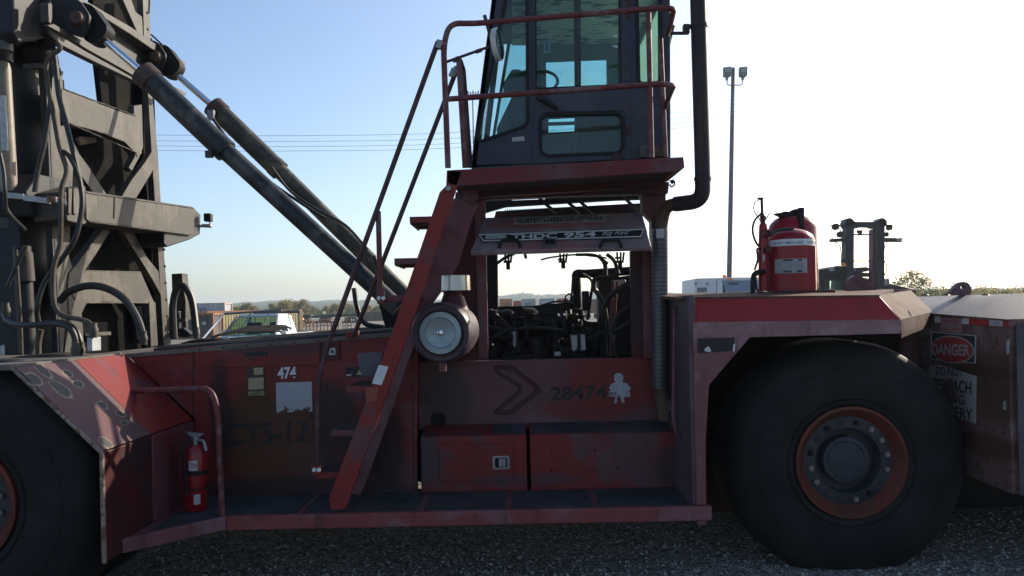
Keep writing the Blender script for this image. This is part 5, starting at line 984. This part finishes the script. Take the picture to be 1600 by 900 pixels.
for (x0, x1, y0, Y, c_, lb) in ((781, 800, 467.5, 150, (.5, .17, .06), 'orange container seen through the engine bay, leftmost of its row'), (802, 814, 470.5, 155, (.45, .06, .03), 'short red container right of the orange one in the engine bay view'), (815, 836, 467.5, 150, (.38, .39, .36), 'light grey container right of the short red one'),
                               (843, 865, 467, 148, (.30, .34, .40), 'blue grey container with pale panel seen through the engine bay'), (871, 886, 466.5, 150, (.42, .07, .04), 'red container behind the engine lifting eye')):
    a, e = at(x0, y0, Y), at(x1, y0, Y); p = (a + e) / 2; p.z = 0; T = container(lb, p, e.x - a.x, 6, a.z, cm('container_paint', c_), 0, GY)
    if x0 in (781, 815, 843):
        b = MB(); b.box((-.1 if x0 == 815 else .1, -3.02, a.z * .72), ((e.x - a.x) * (.45 if x0 != 843 else .8), .03, .5 if x0 != 843 else 1.1)); b.build('door_panel', M['offw'] if x0 == 843 else cm('container_door', tuple(x * .6 for x in c_)), T, world=False)
a, e = at(905, 468, 120), at(945, 468, 120); p = (a + e) / 2; p.z = .9
fwg = container('brown ribbed freight wagon on pale bogies seen past the engine pipe', p, 4.6, 2.8, a.z - .9, cm('brown_wagon_paint', (.2, .1, .07)), 0, GY, name='freight_wagon', cat='freight wagon')
b = MB(); b.box((0, 0, 0), (4.8, 2.6, .2)); b.build('underframe', M['offw'], fwg, world=False)
for x in (-1.6, -.7, .7, 1.6):
    b = MB(); b.lathe([(-.9, .42), (-.75, .42), (-.75, .1), (.75, .1), (.75, .42), (.9, .42)], (x, 0, -.48), (0, 1, 0), 18); b.build('wheel', M['eng'], fwg, world=False)
# ---- trailers
trm = cm('green_trailer_paint', (.03, .08, .035)); trk = cm('black_trailer_paint', (.03, .03, .035))
def trailer(label, px0, px1, Y, m, py):
    a, e = at(px0, py, Y), at(px1, py, Y); L = e.x - a.x; z = max(.9, a.z); T = thing('flatbed_trailer', label, 'trailer', ((a.x + e.x) / 2, Y, 0), 'flatbed trailers parked below the trees')
    b = MB(); b.box((0, 0, z - .1), (L, 2.4, .22)); b.build('bed', m, T, world=False); b = MB(); b.box((0, 0, z - .35), (L * .9, .9, .3)); b.build('chassis_beam', trk, T, world=False)
    b = MB(); b.box((-L / 2 + .1, 0, z + .25), (.12, 2.3, .5)); b.build('headboard', m, T, world=False)
    for x in (.2, .29, .38):
        b = MB(); b.lathe([(-1.2, .4), (-1.15, .48), (-.8, .48), (.8, .48), (1.15, .48), (1.2, .4)], (x * L, 0, .48), (0, 1, 0), 18); w_ = b.build('wheel', M['tyre'], T, world=False)
        b = MB(); b.lathe([(-1.22, .22), (-1.19, .24)], (x * L, 0, .48), (0, 1, 0), 12); b.build('hub', M['offw'], w_)
    b = MB(); b.box((-L * .3, -.8, z / 2 - .1), (.15, .15, z)); b.box((-L * .3, .8, z / 2 - .1), (.15, .15, z)); b.build('landing_leg', trk, T, world=False)
trailer('green flatbed trailer with bright wheels, rightmost of the parked row', 505, 562, 130, trm, 491); trailer('green flatbed trailer, middle of the parked row', 470, 520, 137, trm, 492.5); trailer('black flatbed trailer, leftmost of the parked row', 430, 488, 132, trk, 493)
p = at(585, 495, 150); p.z = 0; T = container('rust brown low container at the right end of the trailer row', p, 5.2, 2.4, 1.7, cm('rust_low_container', (.09, .05, .035)), 0)
# ---- row of rusty stands
sm_ = worn('rusty_stand', (.2, .1, .065), (.28, .17, .12), .5, rust=.35, fs=5); S0 = None; q = random.Random(17)
for i in range(15):
    px = 459 + i * 5.6 if i < 13 else 538 + (i - 13) * 8; Y = 82 - i * .5; p = at(px, 505, Y); p.z = 0
    if S0 is None:
        S0 = thing('steel_stand', 'rusty brown steel stand in the long row beyond the pickup', 'steel stand', p, 'row of rusty steel stands')
        for x in (-.16, .16):
            b = MB(); b.box((x, 0, .55), (.07, .09, 1.1)); b.build('leg', sm_, S0, world=False); b = MB(); b.box((x, 0, .05), (.09, .7, .1)); b.build('foot', sm_, S0, world=False)
        b = MB(); b.box((0, 0, .95), (.42, .35, .2)); b.build('saddle', sm_, S0, world=False); b = MB(); b.box((0, .02, .5), (.3, .05, .08)); b.build('brace', sm_, S0, world=False)
    else: dup(S0, p, q.uniform(-.3, .3), None, q.uniform(.85, 1.1))
p = at(467, 500, 84); p.z = 0; T = thing('yellow_machine', 'small yellow machine at the left end of the row of rusty stands', 'machine', p)
b = MB(); b.box((0, 0, .5), (1.0, .8, .6)); b.build('frame', M['eng'], T, .05, world=False); b = MB(); b.hull8([Vector((x, y, .8)) for x, y in ((-.5, -.4), (.5, -.4), (.5, .4), (-.5, .4))], [Vector((x, y, 1.25)) for x, y in ((-.4, -.3), (.45, -.35), (.45, .35), (-.4, .3))]); b.build('hood', cm('machine_yellow', (.55, .38, .03)), T, .04, world=False)
# ---- pickup
PK = thing('pickup_truck', 'white pickup truck with a ladder rack, roof showing beyond the deck', 'pickup truck', (at(407, 500, 22).x, 22, 0), rz=R(-3)); PK.scale = (.82, .82, .99)
wp = plain('white_car_paint', (.5, .52, .52), .25, 0, .05, 2)
def PB(mb, n, m, bv=.0, par=None): return mb.build(n, m, par or PK, bv, world=False)
b = MB(); b.sheet([(-.92, -2.4, .5), (-.92, -2.45, .9), (-.92, -2.2, 1.12), (-.92, -.9, 1.25), (-.92, 3.0, 1.25), (-.92, 3.0, .5)], (1.84, 0, 0)); PB(b, 'body', wp, .06)
zr_ = at(400, 489.5, 22).z; wl_, wr_ = .86, .70
b = MB(); b.hull8([Vector((x, y, zr_ - .09)) for x, y in ((-.72, -.28), (.72, -.28), (.72, 1.0), (-.72, 1.0))], [Vector((x, y, zr_)) for x, y in ((-.64, -.15), (.64, -.15), (.64, .9), (-.64, .9))]); PB(b, 'roof', wp, .03)
for sx in (-1, 1):
    b = MB(); b.tube([(sx * .86, -.98, 1.22), (sx * .69, -.24, zr_ - .05)], .045, 8); PB(b, 'pillar', wp if sx > 0 else plain('dark_pillar', (.1, .11, .11), .4))
    b = MB(); b.hull8([Vector((sx * .88, y, 1.22)) for y in (.75, 1.15)] + [Vector((sx * .80, y, 1.22)) for y in (1.15, .75)], [Vector((sx * .71, y, zr_ - .05)) for y in (.75, 1.02)] + [Vector((sx * .64, y, zr_ - .05)) for y in (1.02, .75)]); PB(b, 'pillar', wp)
    b = MB(); b.add([(sx * .87, -.9, 1.24), (sx * .87, .75, 1.24), (sx * .70, .75, zr_ - .08), (sx * .70, -.25, zr_ - .08)], [(0, 1, 2, 3)]); PB(b, 'side_window', M['clear'])
    b = MB(); b.box((sx * 1.0, -.6, 1.3), (.16, .1, .18)); PB(b, 'wing_mirror', wp, .03)
    b = MB(); b.box((sx * .7, -2.43, .82), (.3, .06, .2)); PB(b, 'headlight', M['offw'], .02)
    for y in (-1.6, 1.9):
        b = MB(); b.lathe([(-.12, .3), (-.1, .37), (.1, .37), (.12, .3)], (sx * .84, y, .37), (1, 0, 0), 24); w_ = PB(b, 'wheel', M['tyre']); b = MB(); b.lathe([(.0, .2), (sx * .13, .2), (sx * .12, .06)], (sx * .84, y, .37), (1, 0, 0), 16); PB(b, 'wheel_rim', M['steel'])
for y0, y1, nm in ((-.97, -.26, 'windshield'), (1.12, 1.0, 'rear_window')):
    b = MB(); b.add([(-.84, y0, 1.24), (.84, y0, 1.24), (.67, y1, zr_ - .07), (-.67, y1, zr_ - .07)], [(0, 1, 2, 3)]); PB(b, nm, M['clear'])
for x in (-.4, .4): b = MB(); b.box((x, .5, 1.3), (.5, .15, .55)); PB(b, 'seat', M['cabin'], .05)
b = MB(); b.box((0, -.75, 1.2), (1.6, .4, .1)); PB(b, 'dashboard', M['cabin'])
b = MB(); b.box((0, 2.1, 1.27), (1.7, 1.8, .04)); PB(b, 'bed_cover', M['black'])
rk = plain('rack_tube', (.12, .13, .13), .4, .5)
for pts, r, n_ in (([(-.98, -.6, zr_ + .02), (.9, -.5, zr_ + .09)], .03, 'rack_bar'), ([(-.2, 1.2, zr_ + .04), (.98, 1.1, zr_ + .08)], .025, 'rack_bar'), ([(-.35, -1.1, 1.22), (-.1, -.55, zr_ + .04)], .022, 'rack_strut'), ([(.35, -1.1, 1.22), (.52, -.55, zr_ + .06)], .022, 'rack_strut'), ([(-.8, 1.6, 1.25), (-.8, 1.6, zr_ + .03)], .025, 'rack_post'), ([(.8, 1.6, 1.25), (.8, 1.6, zr_ + .03)], .025, 'rack_post'), ([(-.85, 1.6, zr_ + .03), (.85, 1.6, zr_ + .03)], .03, 'rack_bar')):
    b = MB(); b.tube(pts, r, 8); PB(b, n_, rk)
b = MB(); b.tube([(-1.0, -.6, zr_ + .02), (-1.42, -1.9, .95)], .03, 8); PB(b, 'white_pole', M['white'])
# ---- white utility truck
UT = thing('utility_truck', 'white box bodied utility truck with amber beacons behind the rear deck', 'utility truck', (at(1138, 460, 30).x, 31, 0))
bw = plain('utility_white', (.6, .62, .64), .4, 0, .1, 3); bbl = plain('utility_blue_grey', (.16, .24, .34), .3, 0, .15, 3)
P2(rnd([(1085, 520), (1085, 437), (1088, 435), (1129, 434), (1129, 520)], 2), 30, 2.2, 'box_body', bw, UT, bevel=.05)
P2(rnd([(1129, 520), (1134, 458), (1128, 440), (1130, 433.5), (1190, 433), (1192, 458), (1192, 520)], 2), 30.1, 2.0, 'cab', bw, UT, bevel=.05)
P2([(1128, 438), (1188, 438), (1192, 454), (1134, 456)], 29.98, .1, 'windshield', bbl, UT, bevel=.02); P2([(1128, 435), (1189, 434.5), (1189, 438), (1128, 438.5)], 29.95, .12, 'visor', bw, UT, bevel=.02)
P2([(1138, 442), (1154, 441.5), (1154, 445), (1139, 445.5)], 29.96, .03, 'badge', plain('dark_blue_badge', (.03, .06, .16), .4), UT)
P2([(1089, 449), (1105, 448.5), (1105, 457), (1089, 457)], 29.99, .02, 'vent', M['offw'], UT)
for k in range(5): P2([(1090.5 + k * 3, 450), (1091.6 + k * 3, 450), (1091.6 + k * 3, 456), (1090.5 + k * 3, 456)], 29.97, .01, 'vent_slat', M['cabin'], UT)
P2([(1119.6, 437), (1120.3, 437), (1120.3, 460), (1119.6, 460)], 29.99, .02, 'body_seam', M['cabin'], UT)
for x, y in ((1086, 442), (1104, 442)): P2([(x, y), (x + 3, y), (x + 3, y + 2.5), (x, y + 2.5)], 29.97, .02, 'marker_lamp', plain('brown_lamp', (.2, .1, .06), .4), UT)
for x, y in ((1132, 432), (1182, 429)):
    b = MB(); b.lathe([(0, .07), (.02, .075), (.1, .07), (.13, .03)], at(x, y + 2.5, 30.6), (0, 0, 1), 14); b.build('beacon', M['amber'], UT)
P2([(1136, 435), (1145, 434.8), (1145, 437.5), (1136, 437.8)], 29.9, .05, 'roof_lamp', M['amber'], UT, bevel=.01)
for x in (1100, 1175):
    c_ = at(x, 500, 30.0); b = MB(); b.lathe([(0, .3), (.02, .38), (.25, .38), (.27, .3)], (c_.x, 29.97, .38), (0, 1, 0), 24); b.build('wheel', M['tyre'], UT)
    b = MB(); b.lathe([(0, .3), (.02, .38), (.25, .38), (.27, .3)], (c_.x, 31.85, .38), (0, 1, 0), 24); b.build('wheel', M['tyre'], UT)
# ---- second handler in the distance
Yh = 40; H2 = thing('container_handler', 'distant dark container handler whose bare mast rises behind the rear deck', 'container handler', (at(1350, 455, Yh).x, Yh, 0))
hd_ = worn('far_mast_paint', (.016, .016, .02), (.025, .024, .028), .5, rust=.08, fs=1.2); hr_ = worn('far_red_paint', (.17, .03, .035), (.14, .05, .06), .5, rust=.1, fs=1.2)
Q = lambda pts, n, m, Y=Yh, t=.5, bv=.03, holes=(): P2(pts, Y, t, n, m, H2, holes, bv)
Q([(1322, 350), (1335, 350), (1334, 520), (1321, 520)], 'upright', hd_); Q([(1370, 350), (1383, 350), (1382, 520), (1370, 520)], 'upright', hd_); Q([(1364, 358), (1370, 356), (1370, 520), (1363, 520)], 'inner_upright', hr_, Yh + .3)
Q(rnd([(1319, 352), (1321, 344), (1327, 342), (1333, 345), (1338, 346.5), (1368, 346.5), (1373, 344), (1380, 342), (1385, 345), (1384, 353), (1378, 353), (1366, 357), (1361, 354.5), (1346, 354.5), (1338, 357), (1334, 358), (1321, 356)], 2), 'cross_head', hd_, Yh - .1)
for x in (1327, 1378): b = MB(); b.lathe([(-.1, .2), (-.05, .24), (.55, .24), (.6, .2)], at(x, 348, Yh), (0, 1, 0), 24); b.build('sheave', hd_, H2)
for y in (366.5, 408): Q([(1335, y - 1), (1370, y - 1), (1370, y + (1 if y < 400 else .5)), (1335, y + (1 if y < 400 else .5))], 'cross_bar', hd_, Yh + .1, .12, 0)
Q([(1340, 359.5), (1348, 359.5), (1348, 364), (1340, 364)], 'work_lamp', hd_, Yh, .15, .01); Q([(1342, 364), (1347, 364), (1347, 366), (1342, 366)], 'lamp_bracket', hd_, Yh, .1, 0)
for pts in ([(1299, 373), (1322, 371.5), (1322, 377), (1299, 378)], [(1382, 371.5), (1401, 371.5), (1401, 378), (1382, 377.5)], [(1301, 351), (1320, 351), (1320, 353), (1301, 353)], [(1384, 350.5), (1397, 350.5), (1397, 352), (1384, 352)]): Q(pts, 'arm', hd_, Yh, .3, .02)
Q([(1402, 372), (1410, 371), (1410, 378.5), (1402, 378)], 'arm_lamp', M['steel'], Yh, .25, .02)
for x, y, r in ((1307, 354, .17), (1314, 366, .16), (1391, 355, .15), (1386, 366, .12)): b = MB(); b.lathe([(0, r * .8), (.03, r), (.2, r), (.23, r * .8)], at(x, y, Yh), (0, 1, 0), 20); b.build('hose_reel', hd_, H2)
for pts, r in (([(1300, 354), (1299, 364), (1301, 373)], .02), ([(1312, 356), (1315, 372), (1316, 400), (1315, 455)], .025), ([(1302, 377), (1311, 382), (1314, 395), (1314, 420)], .025), ([(1388, 356), (1389, 400), (1388, 455)], .015), ([(1394, 354), (1394, 371)], .015), ([(1386, 356), (1386, 400), (1387, 455)], .012), ([(1385, 378), (1382, 388), (1380, 400)], .02), ([(1381, 405), (1386, 418), (1382, 430)], .02), ([(1337, 370), (1346, 367), (1356, 370), (1363, 380)], .012)):
    b = MB(); b.tube(arc([at(x, y, Yh - .1) for x, y in pts], 5), r, 6); b.build('hose', hd_, H2)
Q([(1316, 406), (1322, 405), (1322, 409), (1316, 409)], 'beacon_bracket', hd_, Yh, .2, 0); b = MB(); b.lathe([(0, .1), (.12, .09), (.16, .05)], at(1319, 416, Yh - .2), (0, 0, 1), 12); b.build('beacon', M['amber'], H2)
Q([(1276, 424), (1322, 421), (1324, 520), (1276, 520)], 'cab', hd_, Yh + .5, 1.6, .03, [[(1279, 440), (1287, 439.5), (1287, 460), (1279, 460)], [(1297, 438), (1320, 437), (1320, 460), (1297, 460)]]); 
for pp in ([(1279, 440), (1287, 439.5), (1287, 460), (1279, 460)], [(1297, 438), (1320, 437), (1320, 460), (1297, 460)]): Q(pp, 'window_glass', M['teal'], Yh + .7, .02, 0)
Q([(1274, 424), (1284, 421), (1296, 418), (1310, 415), (1322, 418), (1322, 428), (1275, 431)], 'cab_roof', hd_, Yh + .3, 2, .03); Q([(1296, 418), (1304, 417), (1304, 423), (1296, 424)], 'roof_lamp', M['steel'], Yh, .2, .01); Q([(1281, 421), (1289, 420), (1289, 425), (1281, 426)], 'roof_lamp', hd_, Yh, .2, .01)
Q([(1338, 418), (1354, 417), (1360, 420), (1356, 424), (1338, 427)], 'engine_intake', M['cab'], Yh + 1, .8, .03); Q([(1330, 424), (1364, 427), (1366, 432), (1345, 432), (1330, 428)], 'carriage', hd_, Yh + .8, .6, .03)
Q([(1335, 430), (1430, 452), (1432, 500), (1330, 500)], 'chassis', hd_, Yh + .9, 3, .05); Q([(1380, 452.5), (1432, 452), (1432, 475), (1380, 475)], 'body_panel', hr_, Yh + .3, 2, .03)
b = MB(); b.box(at(1383, 441, Yh + .4), (.35, .3, .35)); b.build('headlamp_housing', M['steel'], H2, .05)
for x in (1335, 1415):
    c_ = at(x, 500, Yh); b = MB(); b.lathe([(0, .5), (.02, .7), (.08, .78), (.5, .78), (.55, .5)], (c_.x, Yh + .2, .78), (0, 1, 0), 32); b.build('wheel', M['tyre'], H2); b = MB(); b.lathe([(0, .5), (.02, .7), (.08, .78), (.5, .78), (.55, .5)], (c_.x, Yh + 3.3, .78), (0, 1, 0), 32); b.build('wheel', M['tyre'], H2)
# ---- light poles
pm = plain('weathered_pole', (.2, .185, .19), .8, 0, .35, 3)
p = at(1140.5, 460, 45); LP = thing('light_pole', 'tall grey floodlight pole with two square lamps beside the exhaust stack', 'light pole', (p.x, 45, 0))
pt_ = at(1145.5, 106, 45); pb_ = Vector((p.x - .15, 45, 0)); b = MB(); b.tube([pb_, pb_.lerp(pt_, .5), pt_], [.155, .135, .105], 14); b.build('pole', pm, LP)
b = MB(); b.tube(bend([at(1136, 125, 44.8), at(1136, 133, 44.8), at(1160, 133, 44.8), at(1160, 124, 44.8)], .2, 5), .035, 8); b.build('lamp_bracket', M['steel'], LP)
for x in (1137.3, 1162):
    P2([(x - 6, 104.5), (x + 6.5, 103.5), (x + 6, 116), (x + 5, 119), (x - 5, 119), (x - 6, 117)], 44.6, .3, 'lamp_housing', plain('lamp_grey', (.22, .22, .22), .5), LP, bevel=.03)
    P2([(x - 4.5, 105.8), (x + 5, 105), (x + 4.6, 112), (x - 4.3, 112.5)], 44.58, .02, 'lamp_lens', plain('lamp_lens', (.36, .36, .34), .3), LP); P2([(x - 4, 118), (x + 1, 118), (x + .5, 125), (x - 3, 125)], 44.75, .1, 'lamp_neck', M['steel'], LP)
for k in range(6): P2([(1145, 146 + k * 6), (1147.5, 146 + k * 6), (1147.3, 149 + k * 6), (1145, 149 + k * 6)], 44.82, .03, 'pole_tag', M['offw'], LP)
p = at(741, 300, 80); FP = thing('light_mast', 'thin distant light mast with a lamp cluster left of the cab', 'light mast', (p.x, 80, 0)); b = MB(); b.tube([(p.x, 80, 0), at(738.5, 150, 80)], [.12, .06], 8); b.build('pole', pm, FP)
P2([(729, 149), (748, 148), (748, 150), (729, 151)], 80, .1, 'cross_arm', pm, FP)
for k in range(5): x = 730 + k * 4; P2([(x, 142 + (k % 2) * 2), (x + 2.4, 141.6 + (k % 2) * 2), (x + 2.6, 147), (x, 148)], 79.9, .25, 'floodlight', M['steel'], FP)
wm = plain('cable_grey', (.12, .13, .15), .6)
for k, dy in enumerate((0, 9, 17, 24)):
    pts = [at(px, yy + dy, 58) for px, yy in ((-900, 130), (-300, 195), (0, 208), (250, 211), (450, 212), (690, 208), (900, 192), (1100, 171), (1300, 140), (1700, 60))]
    b = MB(); b.tube(arc(pts, 6), .013, 5); tag(b.build('power_line', wm), ('topmost', 'second from top', 'third from top', 'lowest')[k] + ' of the four thin power lines crossing the sky behind the ladder', 'power line', 'power lines crossing the sky')
hz = MB(); hz.span((-3100, -420, -2.2), (3100, 2620, 34))
hm = bpy.data.materials.new('haze'); hm.use_nodes = True; ht = hm.node_tree; ht.nodes.remove(ht.nodes['Principled BSDF'])
pv = ht.nodes.new('ShaderNodeVolumePrincipled'); pv.inputs['Color'].default_value = (.74, .87, 1, 1); pv.inputs['Density'].default_value = HAZE; pv.inputs['Anisotropy'].default_value = .3
ht.links.new(pv.outputs[0], ht.nodes['Material Output'].inputs['Volume'])
tag(hz.build('haze', hm, smooth=False), None, None, kind='stuff')
def relabel(name, key, texts):
    L = sorted([o for o in bpy.data.objects if o.parent is None and o.name.split('.')[0] == name and key in o.get('label', '')], key=lambda o: o.location.x / o.location.y)
    for i, tx_ in texts.items():
        if -len(L) <= i < len(L): L[i]['label'] = tx_
relabel('steel_stand', 'long row', {0: 'rusty brown steel stand at the left end of the row, beside the yellow machine', -1: 'rusty brown steel stand standing alone at the right end of the row', -2: 'rusty brown steel stand second from the right end, apart from the row'})
for k_ in ('olive green', 'darker green', 'yellowing'):
    relabel('tree', k_ + (' autumn' if k_[0] == 'o' else ' bushy' if k_[0] == 'd' else ''), {0: 'leftmost ' + k_ + ' tree in the row below the wooded hills', -1: 'rightmost ' + k_ + ' tree in the row below the wooded hills'})
for k_ in ('olive', 'yellowish'):
    relabel('bush', k_ + ' bush', {0: 'leftmost ' + k_ + ' bush in the scrub right of the far handler', -1: 'rightmost ' + k_ + ' bush in the scrub at the right edge'})
for o in list(bpy.data.objects):
    if 'wl' in o.keys(): del o['wl']
